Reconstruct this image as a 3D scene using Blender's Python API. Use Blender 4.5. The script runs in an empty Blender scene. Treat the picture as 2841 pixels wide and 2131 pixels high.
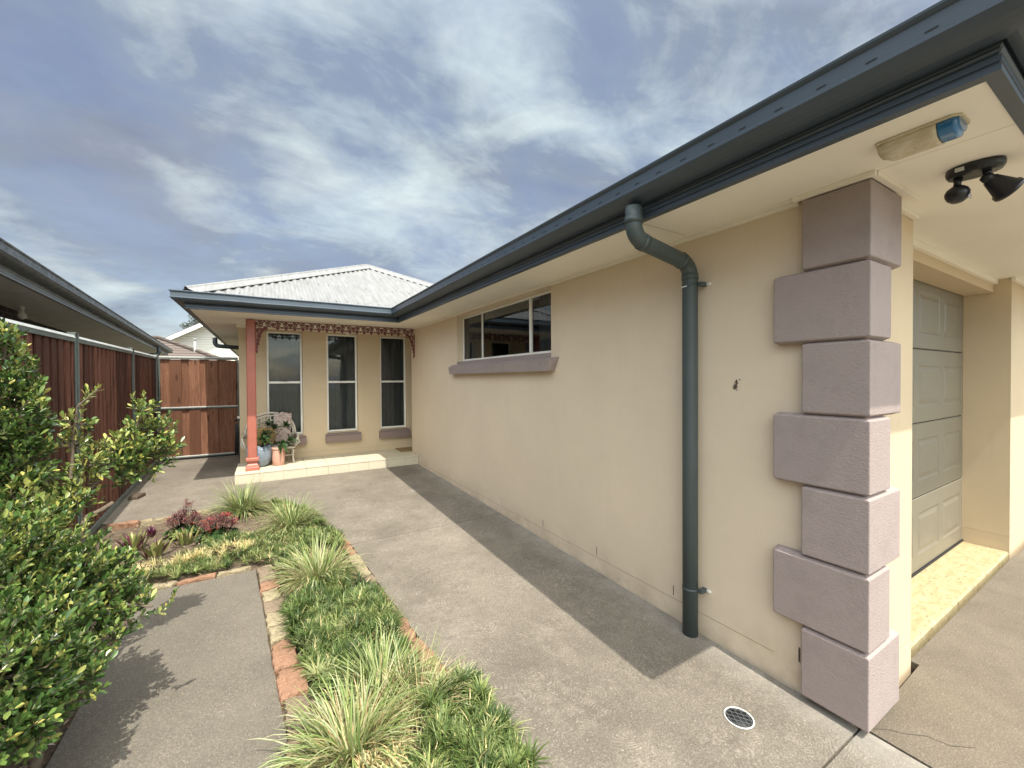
import bpy, math, random
from mathutils import Vector, Matrix, noise as mnoise

random.seed(7)
S = bpy.context.scene
COL = S.collection
PI = math.pi


# ----------------------------------------------------------------- helpers
class MB:
    """collects faces for ONE mesh object"""
    def __init__(self):
        self.v = []; self.f = []; self.m = []; self.c = []; self.smooth = []

    def add(self, vs, fs, mi=0, smooth=False, col=None):
        o = len(self.v)
        self.v.extend([tuple(p) for p in vs])
        for f in fs:
            self.f.append(tuple(i + o for i in f)); self.m.append(mi); self.smooth.append(smooth)
        self.c.extend([col or (1, 1, 1, 1)] * len(vs))
        return self

    def box(self, a, b, mi=0):
        x0, y0, z0 = a; x1, y1, z1 = b
        x0, x1 = min(x0, x1), max(x0, x1); y0, y1 = min(y0, y1), max(y0, y1); z0, z1 = min(z0, z1), max(z0, z1)
        vs = [(x0, y0, z0), (x1, y0, z0), (x1, y1, z0), (x0, y1, z0), (x0, y0, z1), (x1, y0, z1), (x1, y1, z1), (x0, y1, z1)]
        return self.add(vs, [(3, 2, 1, 0), (4, 5, 6, 7), (0, 1, 5, 4), (1, 2, 6, 5), (2, 3, 7, 6), (3, 0, 4, 7)], mi)

    def bbox(self, a, b, r=0.004, mi=0):
        """box with chamfered edges"""
        x0, y0, z0 = [min(p, q) for p, q in zip(a, b)]; x1, y1, z1 = [max(p, q) for p, q in zip(a, b)]
        r = min(r, (x1 - x0) / 2.01, (y1 - y0) / 2.01, (z1 - z0) / 2.01)
        rings = []
        for z, i in ((z0, r), (z0 + r, 0), (z1 - r, 0), (z1, r)):
            c = r if i == 0 else r * 1.6
            X0, X1, Y0, Y1 = x0 + i, x1 - i, y0 + i, y1 - i
            k = r * 0.7
            rings.append([(X0 + k, Y0, z), (X1 - k, Y0, z), (X1, Y0 + k, z), (X1, Y1 - k, z), (X1 - k, Y1, z), (X0 + k, Y1, z), (X0, Y1 - k, z), (X0, Y0 + k, z)])
        return self.loft(rings, mi=mi, cap=True)

    def loft(self, rings, mi=0, cap=True, closed=True, smooth=False):
        n = len(rings[0]); vs = [p for r in rings for p in r]; fs = []
        for i in range(len(rings) - 1):
            for j in range(n if closed else n - 1):
                k = (j + 1) % n
                fs.append((i * n + j, i * n + k, (i + 1) * n + k, (i + 1) * n + j))
        self.add(vs, fs, mi, smooth)
        if cap and closed:
            o = len(self.v) - len(vs)
            self.f.append(tuple(o + i for i in range(n))[::-1]); self.m.append(mi); self.smooth.append(False)
            self.f.append(tuple(o + (len(rings) - 1) * n + i for i in range(n))); self.m.append(mi); self.smooth.append(False)
        return self

    def tube(self, pts, rad, n=10, mi=0, cap=True, smooth=True):
        pts = [Vector(p) for p in pts]
        if not isinstance(rad, (list, tuple)): rad = [rad] * len(pts)
        rings = []; up = None
        for i, p in enumerate(pts):
            a = pts[max(i - 1, 0)]; b = pts[min(i + 1, len(pts) - 1)]
            t = (b - a)
            if t.length < 1e-9: t = Vector((0, 0, 1))
            t.normalize()
            if up is None:
                up = Vector((0, 0, 1)) if abs(t.z) < 0.9 else Vector((1, 0, 0))
            s = t.cross(up)
            if s.length < 1e-5: s = t.cross(Vector((0.3, 1, 0)))
            s.normalize(); up = s.cross(t).normalized()
            rings.append([tuple(p + s * math.cos(2 * PI * k / n) * rad[i] + up * math.sin(2 * PI * k / n) * rad[i]) for k in range(n)])
        return self.loft(rings, mi, cap, True, smooth)

    def lathe(self, prof, c=(0, 0, 0), n=28, mi=0, smooth=True, jitter=0):
        rings = []
        for r, z in prof:
            rings.append([(c[0] + r * math.cos(2 * PI * k / n), c[1] + r * math.sin(2 * PI * k / n), c[2] + z) for k in range(n)])
        return self.loft(rings, mi, True, True, smooth)

    def poly(self, pts, z0f, z1f, mi=0):
        """vertical prism over a plan polygon (counter-clockwise)"""
        n = len(pts)
        bot = [(x, y, z0f(x, y)) for x, y in pts]; top = [(x, y, z1f(x, y)) for x, y in pts]
        fs = [tuple(range(n))[::-1], tuple(range(n, 2 * n))]
        for i in range(n):
            j = (i + 1) % n
            fs.append((i, j, n + j, n + i))
        return self.add(bot + top, fs, mi)

    def build(self, name, mats, parent=None, origin=None, label=None):
        me = bpy.data.meshes.new(name)
        o = Vector(origin) if origin is not None else (Vector(parent['_o']) if parent is not None and '_o' in parent else Vector((0, 0, 0)))
        vs = self.v if o.length == 0 else [(p[0] - o.x, p[1] - o.y, p[2] - o.z) for p in self.v]
        me.from_pydata(vs, [], self.f)
        if not isinstance(mats, (list, tuple)): mats = [mats]
        for m in mats: me.materials.append(m)
        me.polygons.foreach_set('material_index', self.m)
        me.polygons.foreach_set('use_smooth', self.smooth)
        if any(c != (1, 1, 1, 1) for c in self.c[:50]):
            at = me.color_attributes.new('tint', 'FLOAT_COLOR', 'POINT')
            at.data.foreach_set('color', [q for c in self.c for q in c])
        me.update()
        ob = bpy.data.objects.new(name, me); COL.objects.link(ob)
        if parent is not None:
            ob.parent = parent
            ORG[ob.name] = ORG.get(parent.name, (0, 0, 0))
        else:
            ob.location = o
            ORG[ob.name] = tuple(o)
        if label: ob['label'] = label
        return ob


ORG = {}


def part(mb, name, mats, parent, label=None):
    o = Vector(ORG[parent.name])
    ob = mb.build(name, mats, None, o, label)
    ob.location = (0, 0, 0)
    ob.parent = parent
    ORG[ob.name] = tuple(o)
    return ob


def tag(o, label, cat, group=None, kind=None):
    if label: o['label'] = label
    if cat: o['category'] = cat
    if group: o['group'] = group
    if kind: o['kind'] = kind
    return o


def thing(name, loc, label, cat, group=None):
    o = bpy.data.objects.new(name, None); COL.objects.link(o)
    o.location = loc; o.empty_display_size = 0.1
    ORG[o.name] = tuple(loc)
    return tag(o, label, cat, group)


def struct(mb, name, mats, label, cat):
    o = mb.build(name, mats, None, (0, 0, 0))
    return tag(o, label, cat, None, 'structure')


def gz(y):
    """height of the paved ground, rising gently to the back"""
    return min(max(0.0, (y - 0.8) * 0.0176), 0.2)


def ez(y):
    """eave line rises a few centimetres towards the porch"""
    return 0.045 * min(max((y - 0.3) / 6.25, 0), 1)


def unit(v):
    v = Vector(v); return v.normalized()


# --------------------------------------------------------------- materials
class NT:
    def __init__(self, name):
        self.mat = bpy.data.materials.new(name); self.mat.use_nodes = True
        self.t = self.mat.node_tree; self.n = self.t.nodes; self.l = self.t.links
        self.b = self.n['Principled BSDF']; self.out = self.n['Material Output']
        self.tc = self.n.new('ShaderNodeTexCoord')

    def node(self, typ, **kw):
        x = self.n.new(typ)
        for k, v in kw.items():
            if k in ('inputs',):
                for kk, vv in v.items():
                    if hasattr(vv, 'is_output'): self.l.new(vv, x.inputs[kk])
                    else: x.inputs[kk].default_value = vv
            else: setattr(x, k, v)
        return x

    def noise(self, scale, detail=3, rough=0.55, vec=None, dist=0.0):
        x = self.node('ShaderNodeTexNoise', inputs={'Scale': scale, 'Detail': detail, 'Roughness': rough, 'Distortion': dist})
        self.l.new(vec or self.tc.outputs['Object'], x.inputs['Vector'])
        return x.outputs['Fac']

    def mapping(self, scale=(1, 1, 1), rot=(0, 0, 0), vec=None):
        m = self.node('ShaderNodeMapping'); m.inputs['Scale'].default_value = scale; m.inputs['Rotation'].default_value = rot
        self.l.new(vec or self.tc.outputs['Object'], m.inputs['Vector'])
        return m.outputs['Vector']

    def ramp(self, fac, stops):
        r = self.node('ShaderNodeValToRGB'); e = r.color_ramp.elements
        while len(e) < len(stops): e.new(0.5)
        for i, (p, c) in enumerate(stops):
            e[i].position = p; e[i].color = c if isinstance(c, tuple) and len(c) == 4 else ((c, c, c, 1) if not isinstance(c, tuple) else (*c, 1))
        self.l.new(fac, r.inputs['Fac']); return r.outputs['Color']

    def mix(self, fac, a, b, mode='MIX'):
        m = self.node('ShaderNodeMix', data_type='RGBA', blend_type=mode)
        for s, v in ((0, fac), (6, a), (7, b)):
            if hasattr(v, 'is_output'): self.l.new(v, m.inputs[s])
            else: m.inputs[s].default_value = v if s == 0 else (*v[:3], 1)
        return m.outputs[2]

    def math(self, op, a, b=0.0, c=0.0):
        m = self.node('ShaderNodeMath', operation=op)
        for s, v in ((0, a), (1, b), (2, c)):
            if hasattr(v, 'is_output'): self.l.new(v, m.inputs[s])
            else: m.inputs[s].default_value = v
        return m.outputs[0]

    def bump(self, h, strength=0.3, dist=0.01, normal=None):
        b = self.node('ShaderNodeBump'); b.inputs['Strength'].default_value = strength; b.inputs['Distance'].default_value = dist
        self.l.new(h, b.inputs['Height'])
        if normal: self.l.new(normal, b.inputs['Normal'])
        return b.outputs['Normal']

    def set(self, **kw):
        names = dict(color='Base Color', rough='Roughness', metal='Metallic', normal='Normal', spec='Specular IOR Level', coat='Coat Weight',
                     alpha='Alpha', trans='Transmission Weight', ior='IOR', sheen='Sheen Weight')
        for k, v in kw.items():
            s = self.b.inputs[names[k]]
            if hasattr(v, 'is_output'): self.l.new(v, s)
            elif k == 'color': s.default_value = (*v[:3], 1)
            else: s.default_value = v
        return self.mat


def simple(name, col, rough=0.6, metal=0.0, var=0.12, vscale=6, bump=0.0, bscale=200, bdist=0.002, spec=0.5, big=0.0):
    t = NT(name)
    n = t.noise(vscale, 4, 0.6)
    lo = tuple(c * (1 - var) for c in col); hi = tuple(min(1, c * (1 + var)) for c in col)
    c = t.mix(t.ramp(n, [(0.3, 0.0), (0.7, 1.0)]), lo, hi)
    if big:
        n2 = t.noise(0.8, 3, 0.6)
        c = t.mix(t.math('MULTIPLY', t.ramp(n2, [(0.4, 0.0), (0.7, 1.0)]), big), c, tuple(q * 0.75 for q in col))
    kw = dict(color=c, rough=rough, metal=metal, spec=spec)
    if bump:
        kw['normal'] = t.bump(t.noise(bscale, 3, 0.6), bump, bdist)
    return t.set(**kw)


def stucco(name, col, bump=0.25, scale=160, bdist=0.004, var=0.05, dirt=0.25, horiz=False):
    t = NT(name)
    v = t.mapping((0.6, 0.6, 1.0)) if horiz else None
    n1 = t.noise(scale, 4, 0.65, v)
    big = t.noise(1.1, 5, 0.65)
    c = t.mix(t.ramp(big, [(0.3, 0.0), (0.72, 1.0)]), tuple(q * (1 - var) for q in col), tuple(min(1, q * (1 + var)) for q in col))
    c = t.mix(t.ramp(n1, [(0.35, 0.10), (0.65, 0.0)]), c, tuple(q * 0.6 for q in col))
    # faint vertical weather streaks
    st = t.noise(5.0, 4, 0.7, t.mapping((3.0, 3.0, 0.25)))
    c = t.mix(t.math('MULTIPLY', t.ramp(st, [(0.56, 0.0), (0.78, 1.0)]), dirt), c, tuple(q * 0.72 for q in col))
    spots = t.noise(38, 2, 0.5)
    c = t.mix(t.math('MULTIPLY', t.ramp(spots, [(0.72, 0.0), (0.78, 1.0)]), dirt), c, tuple(q * 0.5 for q in col))
    if name == 'cream_render':
        # splash dirt in the lowest hand's breadth, faint trowel arcs
        sz = t.node('ShaderNodeSeparateXYZ'); t.l.new(t.tc.outputs['Object'], sz.inputs[0])
        lo_ = t.math('MULTIPLY', t.ramp(sz.outputs['Z'], [(0.05, 1.0), (0.30, 0.0)]), t.ramp(t.noise(4, 5, 0.7), [(0.4, 0.0), (0.7, 0.5)]))
        c = t.mix(lo_, c, (0.34, 0.26, 0.17))
        tw_ = t.noise(3.2, 5, 0.75, None, 2.5)
        c = t.mix(t.math('MULTIPLY', t.ramp(tw_, [(0.44, 0.0), (0.5, 1.0), (0.56, 0.0)]), 0.05), c, tuple(q * 0.8 for q in col))
    if horiz:
        gm = t.noise(7, 5, 0.75)
        c = t.mix(t.math('MULTIPLY', t.ramp(gm, [(0.48, 0.0), (0.72, 1.0)]), 0.35), c, tuple(q * 0.66 for q in col))
    return t.set(color=c, rough=0.82, spec=0.25, normal=t.bump(n1, bump, bdist))


def concrete(name, c0, c1, swirl=True, dirt=(0.10, 0.085, 0.07), scale=1.0):
    t = NT(name)
    big = t.noise(0.9 * scale, 6, 0.65, dist=0.4)
    med = t.noise(6, 5, 0.7)
    fine = t.noise(240, 3, 0.6)
    c = t.mix(t.ramp(big, [(0.32, 0.0), (0.68, 1.0)]), c0, c1)
    c = t.mix(t.math('MULTIPLY', t.ramp(med, [(0.45, 0.0), (0.75, 1.0)]), 0.35), c, dirt)
    c = t.mix(t.math('MULTIPLY', t.ramp(fine, [(0.4, 1.0), (0.6, 0.0)]), 0.55), c, tuple(q * 0.42 for q in c0))
    gr = t.noise(110, 4, 0.7)
    c = t.mix(t.math('MULTIPLY', t.ramp(gr, [(0.42, 1.0), (0.56, 0.0)]), 0.36), c, tuple(q * 0.5 for q in c0))
    c = t.mix(t.math('MULTIPLY', t.ramp(gr, [(0.56, 0.0), (0.68, 1.0)]), 0.25), c, tuple(min(1, q * 1.6) for q in c1))
    sp = t.noise(95, 2, 0.5)
    c = t.mix(t.math('MULTIPLY', t.ramp(sp, [(0.66, 0.0), (0.74, 1.0)]), 0.5), c, tuple(min(1, q * 1.7) for q in c1))
    h = fine
    if swirl:
        w = t.node('ShaderNodeTexNoise', inputs={'Scale': 2.2, 'Detail': 2.0})
        t.l.new(t.tc.outputs['Object'], w.inputs['Vector'])
        va = t.node('ShaderNodeVectorMath', operation='MULTIPLY_ADD')
        t.l.new(w.outputs['Color'], va.inputs[0]); va.inputs[1].default_value = (0.6, 0.6, 0.0); t.l.new(t.tc.outputs['Object'], va.inputs[2])
        acc = None
        for k, (sc, fr) in enumerate(((1.9, 330.0), (3.1, 390.0))):
            vo = t.node('ShaderNodeTexVoronoi', feature='F1', voronoi_dimensions='2D'); vo.inputs['Scale'].default_value = sc
            t.l.new(va.outputs[0], vo.inputs['Vector'])
            nz = t.noise(14 + 6 * k, 3, 0.6)
            d = t.math('DIVIDE', vo.outputs['Distance'], sc)
            ph = t.math('ADD', t.math('MULTIPLY', d, fr), t.math('MULTIPLY', nz, 11.0))
            s = t.math('SINE', ph)
            s = t.math('MULTIPLY_ADD', s, 0.5, 0.5)
            br = t.noise(26 - 8 * k, 3, 0.7)
            s = t.math('MULTIPLY', s, t.ramp(br, [(0.40, 0.0), (0.62, 1.0)]))
            msk = t.noise(1.7 + k, 3, 0.6)
            s = t.math('MULTIPLY', s, t.ramp(msk, [(0.42 + 0.05 * k, 0.0), (0.66, 1.0)]))
            acc = s if acc is None else t.math('MAXIMUM', acc, s)
        c = t.mix(t.math('MULTIPLY', acc, 0.32), c, tuple(min(1, q * 1.75) for q in c1))
        h = t.math('ADD', t.math('MULTIPLY', fine, 0.5), t.math('MULTIPLY', acc, 0.9))
    sp_ = t.node('ShaderNodeSeparateXYZ'); t.l.new(t.tc.outputs['Object'], sp_.inputs[0])
    if swirl:
        # pale lime bloom close to the long wall
        mx = t.ramp(t.math('MULTIPLY_ADD', sp_.outputs['X'], 0.5, -0.6), [(0.43, 0.0), (0.55, 1.0)])
        c = t.mix(t.math('MULTIPLY', t.math('MULTIPLY', mx, t.ramp(t.noise(5, 5, 0.7), [(0.3, 0.2), (0.65, 1.0)])), 0.55), c, (0.42, 0.40, 0.36))
    st_ = t.noise(1.7, 4, 0.6, None, 1.5)
    c = t.mix(t.math('MULTIPLY', t.ramp(st_, [(0.60, 0.0), (0.66, 1.0)]), 0.16), c, dirt)
    return t.set(color=c, rough=0.85, spec=0.2, normal=t.bump(h, 0.35, 0.004))


def tinted(name, rough=0.5, spec=0.5, back=None, transl=0.0, bump=0.0):
    """colour comes from the per-plant 'tint' attribute of the mesh"""
    t = NT(name)
    a = t.node('ShaderNodeAttribute', attribute_name='tint')
    c = a.outputs['Color']
    if back:
        g = t.node('ShaderNodeNewGeometry')
        c = t.mix(g.outputs['Backfacing'], c, back)
    t.set(color=c, rough=rough, spec=spec)
    if transl:
        tr = t.node('ShaderNodeBsdfTranslucent'); t.l.new(c, tr.inputs['Color'])
        ms = t.node('ShaderNodeMixShader'); ms.inputs[0].default_value = transl
        t.l.new(t.b.outputs[0], ms.inputs[1]); t.l.new(tr.outputs[0], ms.inputs[2])
        t.l.new(ms.outputs[0], t.out.inputs['Surface'])
    return t.mat


def wood(name, dark, light, vertical=True, scale=1.0, knots=False, wear=0.3):
    t = NT(name)
    g = t.noise(5 * scale, 6, 0.7, t.mapping((7, 7, 0.45)), 0.8)
    bd = t.node('ShaderNodeNewGeometry')
    r = bd.outputs['Random Per Island']
    c = t.mix(t.ramp(g, [(0.3, 0.0), (0.72, 1.0)]), dark, light)
    c = t.mix(t.ramp(r, [(0.0, 0.0), (0.5, 0.15), (1.0, 0.85)]), c, tuple(q * 0.9 for q in dark))
    st = t.noise(30, 5, 0.75, t.mapping((2.2, 2.2, 0.05)))
    c = t.mix(t.math('MULTIPLY', t.ramp(st, [(0.62, 0.0), (0.7, 1.0)]), wear), c, tuple(min(1, q * 2.2 + 0.08) for q in light))
    if knots:
        vo = t.node('ShaderNodeTexVoronoi', feature='F1'); vo.inputs['Scale'].default_value = 1.0
        t.l.new(t.mapping((9, 9, 2.6)), vo.inputs['Vector'])
        k = t.ramp(vo.outputs['Distance'], [(0.0, 1.0), (0.10, 0.9), (0.2, 0.0)])
        rg = t.ramp(t.math('SINE', t.math('MULTIPLY', t.math('ADD', vo.outputs['Distance'], t.math('MULTIPLY', g, 0.5)), 60.0)), [(0.3, 0.0), (1.0, 1.0)])
        c = t.mix(t.math('MULTIPLY', rg, 0.30), c, tuple(q * 0.5 for q in dark))
        c = t.mix(t.math('MULTIPLY', k, 0.8), c, tuple(q * 0.35 for q in dark))
    return t.set(color=c, rough=0.75, spec=0.25, normal=t.bump(g, 0.35, 0.004))


M = {}
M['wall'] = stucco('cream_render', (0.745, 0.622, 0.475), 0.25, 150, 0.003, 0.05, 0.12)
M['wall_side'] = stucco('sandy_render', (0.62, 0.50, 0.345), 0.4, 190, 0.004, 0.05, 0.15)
M['quoin'] = stucco('mauve_render', (0.365, 0.30, 0.285), 0.6, 130, 0.006, 0.05, 0.2, True)
M['sill'] = stucco('mauve_sill_paint', (0.26, 0.20, 0.185), 0.2, 200, 0.002, 0.05, 0.15)
M['soffit'] = simple('cream_soffit_paint', (0.90, 0.86, 0.765), 0.6, 0, 0.03, 2.0, 0.08, 120)
M['mould'] = simple('cream_moulding', (0.87, 0.82, 0.72), 0.55, 0, 0.03)
M['gutter'] = simple('slate_blue_steel', (0.056, 0.078, 0.104), 0.45, 0.0, 0.10, 3.0, 0.04, 60, 0.002, 0.6, 0.35)
M['pipe'] = simple('slate_pvc', (0.062, 0.082, 0.084), 0.52, 0.0, 0.08, 5, 0, 200, 0.002, 0.5, 0.3)
M['joint'] = simple('dark_joint', (0.06, 0.05, 0.04), 0.9)
M['slot'] = simple('slot_black', (0.008, 0.010, 0.012), 0.6)
M['mortar'] = simple('mortar_line', (0.42, 0.33, 0.22), 0.9)
M['weep'] = simple('weep_vent', (0.26, 0.22, 0.17), 0.8)
M['frame'] = simple('white_aluminium', (0.88, 0.87, 0.82), 0.35, 0, 0.03)
M['post'] = simple('terracotta_post_paint', (0.41, 0.135, 0.095), 0.45, 0, 0.08, 9, 0.1, 90)
M['fret'] = simple('oxide_red_iron', (0.165, 0.042, 0.042), 0.45, 0, 0.15, 20)
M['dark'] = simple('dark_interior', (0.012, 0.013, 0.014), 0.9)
M['door'] = simple('olive_grey_door', (0.20, 0.178, 0.135), 0.38, 0, 0.06, 3, 0.12, 140, 0.0015)
M['seal'] = simple('black_seal', (0.012, 0.011, 0.014), 0.7)
M['black'] = simple('black_plastic', (0.013, 0.014, 0.018), 0.32, 0, 0.1, 10)
M['sensor'] = simple('smoky_white_lens', (0.45, 0.46, 0.5), 0.2)
M['sticker'] = simple('grey_sticker', (0.5, 0.5, 0.48), 0.5)
M['steel'] = simple('galvanised', (0.62, 0.60, 0.56), 0.4, 0.4)
M['grate_rim'] = simple('grate_rim', (0.62, 0.61, 0.57), 0.45)
M['grate'] = simple('grate_bars', (0.10, 0.105, 0.11), 0.5)
M['fencepost'] = simple('grey_green_fence_steel', (0.13, 0.155, 0.145), 0.42, 0, 0.1, 8)
M['fencelit'] = simple('sunlit_fence_steel', (0.50, 0.51, 0.49), 0.35, 0.0, 0.1, 8)  # paler copy of the fence steel, sunlight put into the colour
M['fencewood'] = wood('stained_paling', (0.042, 0.017, 0.012), (0.26, 0.108, 0.072), wear=0.35)
M['gatewood'] = wood('gate_boards', (0.12, 0.052, 0.030), (0.34, 0.165, 0.10), knots=True, wear=0.1)
M['concrete'] = concrete('swirl_concrete', (0.160, 0.140, 0.114), (0.30, 0.265, 0.218))
M['drive'] = concrete('driveway_concrete', (0.165, 0.138, 0.106), (0.265, 0.228, 0.180), swirl=False)
M['slab'] = concrete('grey_slab', (0.160, 0.142, 0.115), (0.235, 0.21, 0.172), swirl=False, dirt=(0.09, 0.08, 0.07))
M['tile'] = simple('cream_floor_tile', (0.60, 0.55, 0.43), 0.4, 0, 0.05, 4, 0.05, 150)
M['grout'] = simple('grout', (0.40, 0.36, 0.27), 0.9)
M['mat'] = simple('coir_mat', (0.30, 0.20, 0.09), 0.95, 0, 0.3, 60, 0.6, 220, 0.01)
M['ground'] = simple('far_ground', (0.16, 0.15, 0.09), 0.95, 0, 0.3, 0.6)
M['pinkpot'] = simple('pink_pot_glaze', (0.58, 0.33, 0.25), 0.5, 0, 0.05, 12)
M['cane'] = simple('white_cane', (0.62, 0.58, 0.50), 0.55, 0, 0.15, 40)
M['soil_pot'] = simple('potting_soil', (0.02, 0.015, 0.01), 0.95)
M['bark'] = simple('shrub_bark', (0.13, 0.10, 0.07), 0.85, 0, 0.3, 50, 0.6, 120, 0.004)
M['bulb'] = simple('white_bulb', (0.80, 0.78, 0.70), 0.3)
M['leaf'] = tinted('glossy_leaf', 0.30, 0.6, None, 0.13)
M['grassblade'] = tinted('grass_blade', 0.5, 0.3, None, 0.25)
M['flower'] = tinted('succulent_leaf', 0.5, 0.3, None, 0.12)
M['rhoeo'] = tinted('rhoeo_leaf', 0.42, 0.4, None, 0.12)
M['treeleaf'] = tinted('gum_leaf', 0.6, 0.3, None, 0.2)
M['fardark'] = simple('far_gutter', (0.10, 0.11, 0.12), 0.5)


def brick_mat():
    t = NT('dark_brick')
    b = t.node('ShaderNodeTexBrick'); b.inputs['Scale'].default_value = 1.0
    b.inputs['Brick Width'].default_value = 0.24; b.inputs['Row Height'].default_value = 0.086; b.inputs['Mortar Size'].default_value = 0.008
    b.inputs['Color1'].default_value = (0.055, 0.035, 0.035, 1); b.inputs['Color2'].default_value = (0.03, 0.026, 0.032, 1); b.inputs['Mortar'].default_value = (0.13, 0.12, 0.12, 1)
    sx = t.node('ShaderNodeSeparateXYZ'); t.l.new(t.tc.outputs['Object'], sx.inputs[0])
    cx = t.node('ShaderNodeCombineXYZ'); t.l.new(t.math('ADD', sx.outputs['Y'], sx.outputs['X']), cx.inputs[0]); t.l.new(sx.outputs['Z'], cx.inputs[1])
    t.l.new(cx.outputs[0], b.inputs['Vector'])
    return t.set(color=b.outputs['Color'], rough=0.8, normal=t.bump(b.outputs['Fac'], -0.4, 0.01))


def roof_metal():
    t = NT('zincalume_roof')
    n = t.noise(3.0, 5, 0.7, t.mapping((6, 0.8, 1)))
    c = t.mix(t.ramp(n, [(0.35, 0.0), (0.7, 1.0)]), (0.21, 0.21, 0.205), (0.30, 0.30, 0.30))
    n2 = t.noise(10, 4, 0.7)
    c = t.mix(t.math('MULTIPLY', t.ramp(n2, [(0.55, 0.0), (0.75, 1.0)]), 0.4), c, (0.16, 0.158, 0.15))
    return t.set(color=c, rough=0.45, metal=0.15)


def tile_roof_mat(c1, c2, row=0.33, axis='Y', strength=0.9):
    t = NT('concrete_tile_roof')
    sx = t.node('ShaderNodeSeparateXYZ'); t.l.new(t.tc.outputs['Object'], sx.inputs[0])
    z = t.math('MULTIPLY', sx.outputs['Z'], 1.0 / (row * 0.42))
    fr = t.math('FRACT', z)
    n = t.noise(3, 4, 0.7)
    c = t.mix(n, c1, c2)
    c = t.mix(t.ramp(fr, [(0.0, 1.0), (0.16, 1.0), (0.26, 0.0)]), c, tuple(q * 0.25 for q in c1))
    return t.set(color=c, rough=0.85, normal=t.bump(fr, strength, 0.03))


def board_mat():
    t = NT('white_weatherboard')
    sx = t.node('ShaderNodeSeparateXYZ'); t.l.new(t.tc.outputs['Object'], sx.inputs[0])
    fr = t.math('FRACT', t.math('MULTIPLY', sx.outputs['Z'], 1 / 0.17))
    c = t.mix(t.ramp(fr, [(0.0, 1.0), (0.08, 1.0), (0.15, 0.0)]), (0.72, 0.71, 0.64), (0.36, 0.36, 0.34))
    return t.set(color=c, rough=0.6, normal=t.bump(fr, 0.6, 0.02))


def soil_mat():
    t = NT('mulchy_soil')
    n = t.noise(14, 6, 0.75); f = t.noise(120, 4, 0.7)
    c = t.mix(t.ramp(n, [(0.35, 0.0), (0.65, 1.0)]), (0.085, 0.06, 0.042), (0.21, 0.165, 0.12))
    c = t.mix(t.math('MULTIPLY', t.ramp(f, [(0.55, 0.0), (0.7, 1.0)]), 0.7), c, (0.40, 0.33, 0.25))
    return t.set(color=c, rough=0.95, spec=0.1, normal=t.bump(t.math('ADD', n, f), 0.8, 0.02))


def blue_glaze():
    t = NT('blue_grey_glaze')
    n = t.noise(6, 5, 0.7, t.mapping((1, 1, 2.5)), 0.6)
    c = t.mix(t.ramp(n, [(0.3, 0.0), (0.7, 1.0)]), (0.10, 0.14, 0.20), (0.30, 0.36, 0.42))
    return t.set(color=c, rough=0.28, spec=0.6)


def yellow_slab():
    t = NT('yellowed_threshold')
    n = t.noise(9, 5, 0.7, t.mapping((1, 2.5, 1)), 0.5); f = t.noise(200, 3, 0.6); s = t.noise(22, 3, 0.6, t.mapping((1, 2.2, 1)))
    c = t.mix(t.ramp(n, [(0.3, 0.0), (0.7, 1.0)]), (0.33, 0.255, 0.125), (0.46, 0.395, 0.245))
    c = t.mix(t.ramp(s, [(0.60, 0.0), (0.66, 0.85)]), c, (0.20, 0.15, 0.08))
    return t.set(color=c, rough=0.8, normal=t.bump(f, 0.3, 0.003))


def glass_mat(name, tint=(0.68, 0.72, 0.73), refl=0.0):
    t = NT(name)
    tr = t.node('ShaderNodeBsdfTransparent'); tr.inputs['Color'].default_value = (*tint, 1)
    gl = t.node('ShaderNodeBsdfGlossy'); gl.inputs['Roughness'].default_value = 0.01; gl.inputs['Color'].default_value = (0.9, 0.93, 0.95, 1)
    fr = t.node('ShaderNodeFresnel'); fr.inputs['IOR'].default_value = 1.52
    wav = t.bump(t.noise(1.3, 2, 0.5), 0.12, 0.02)
    t.l.new(wav, gl.inputs['Normal'])
    f = t.math('ADD', t.math('MULTIPLY', fr.outputs[0], 1.15), refl)
    ms = t.node('ShaderNodeMixShader'); t.l.new(f, ms.inputs[0]); t.l.new(tr.outputs[0], ms.inputs[1]); t.l.new(gl.outputs[0], ms.inputs[2])
    t.l.new(ms.outputs[0], t.out.inputs['Surface'])
    return t.mat


def blue_lens():
    t = NT('blue_strobe_lens')
    n = t.noise(40, 3, 0.6)
    c = t.mix(n, (0.012, 0.10, 0.26), (0.03, 0.20, 0.44))
    return t.set(color=c, rough=0.15, coat=0.4)


def siren_body():
    t = NT('yellowed_siren_plastic')
    n = t.noise(14, 5, 0.75, t.mapping((1, 1, 3)), 0.8)
    c = t.mix(t.ramp(n, [(0.35, 0.0), (0.6, 1.0)]), (0.50, 0.43, 0.28), (0.66, 0.60, 0.46))
    s = t.noise(26, 4, 0.7)
    c = t.mix(t.math('MULTIPLY', t.ramp(s, [(0.66, 0.0), (0.74, 1.0)]), 0.7), c, (0.12, 0.09, 0.05))
    return t.set(color=c, rough=0.5)


def curtain_mat():
    t = NT('grey_curtain')
    n = t.noise(6, 3, 0.6, t.mapping((8, 8, 0.3)))
    return t.set(color=t.mix(n, (0.10, 0.105, 0.10), (0.17, 0.175, 0.165)), rough=0.9)


def throw_mat():
    t = NT('floral_throw')
    n = t.noise(24, 4, 0.7, None, 1.0); n2 = t.noise(60, 3, 0.6)
    c = t.mix(t.ramp(n, [(0.42, 0.0), (0.55, 1.0)]), (0.52, 0.46, 0.40), (0.40, 0.29, 0.27))
    c = t.mix(t.ramp(n2, [(0.6, 0.0), (0.7, 0.5)]), c, (0.66, 0.60, 0.52))
    return t.set(color=c, rough=0.95, normal=t.bump(n2, 0.5, 0.01))


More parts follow.
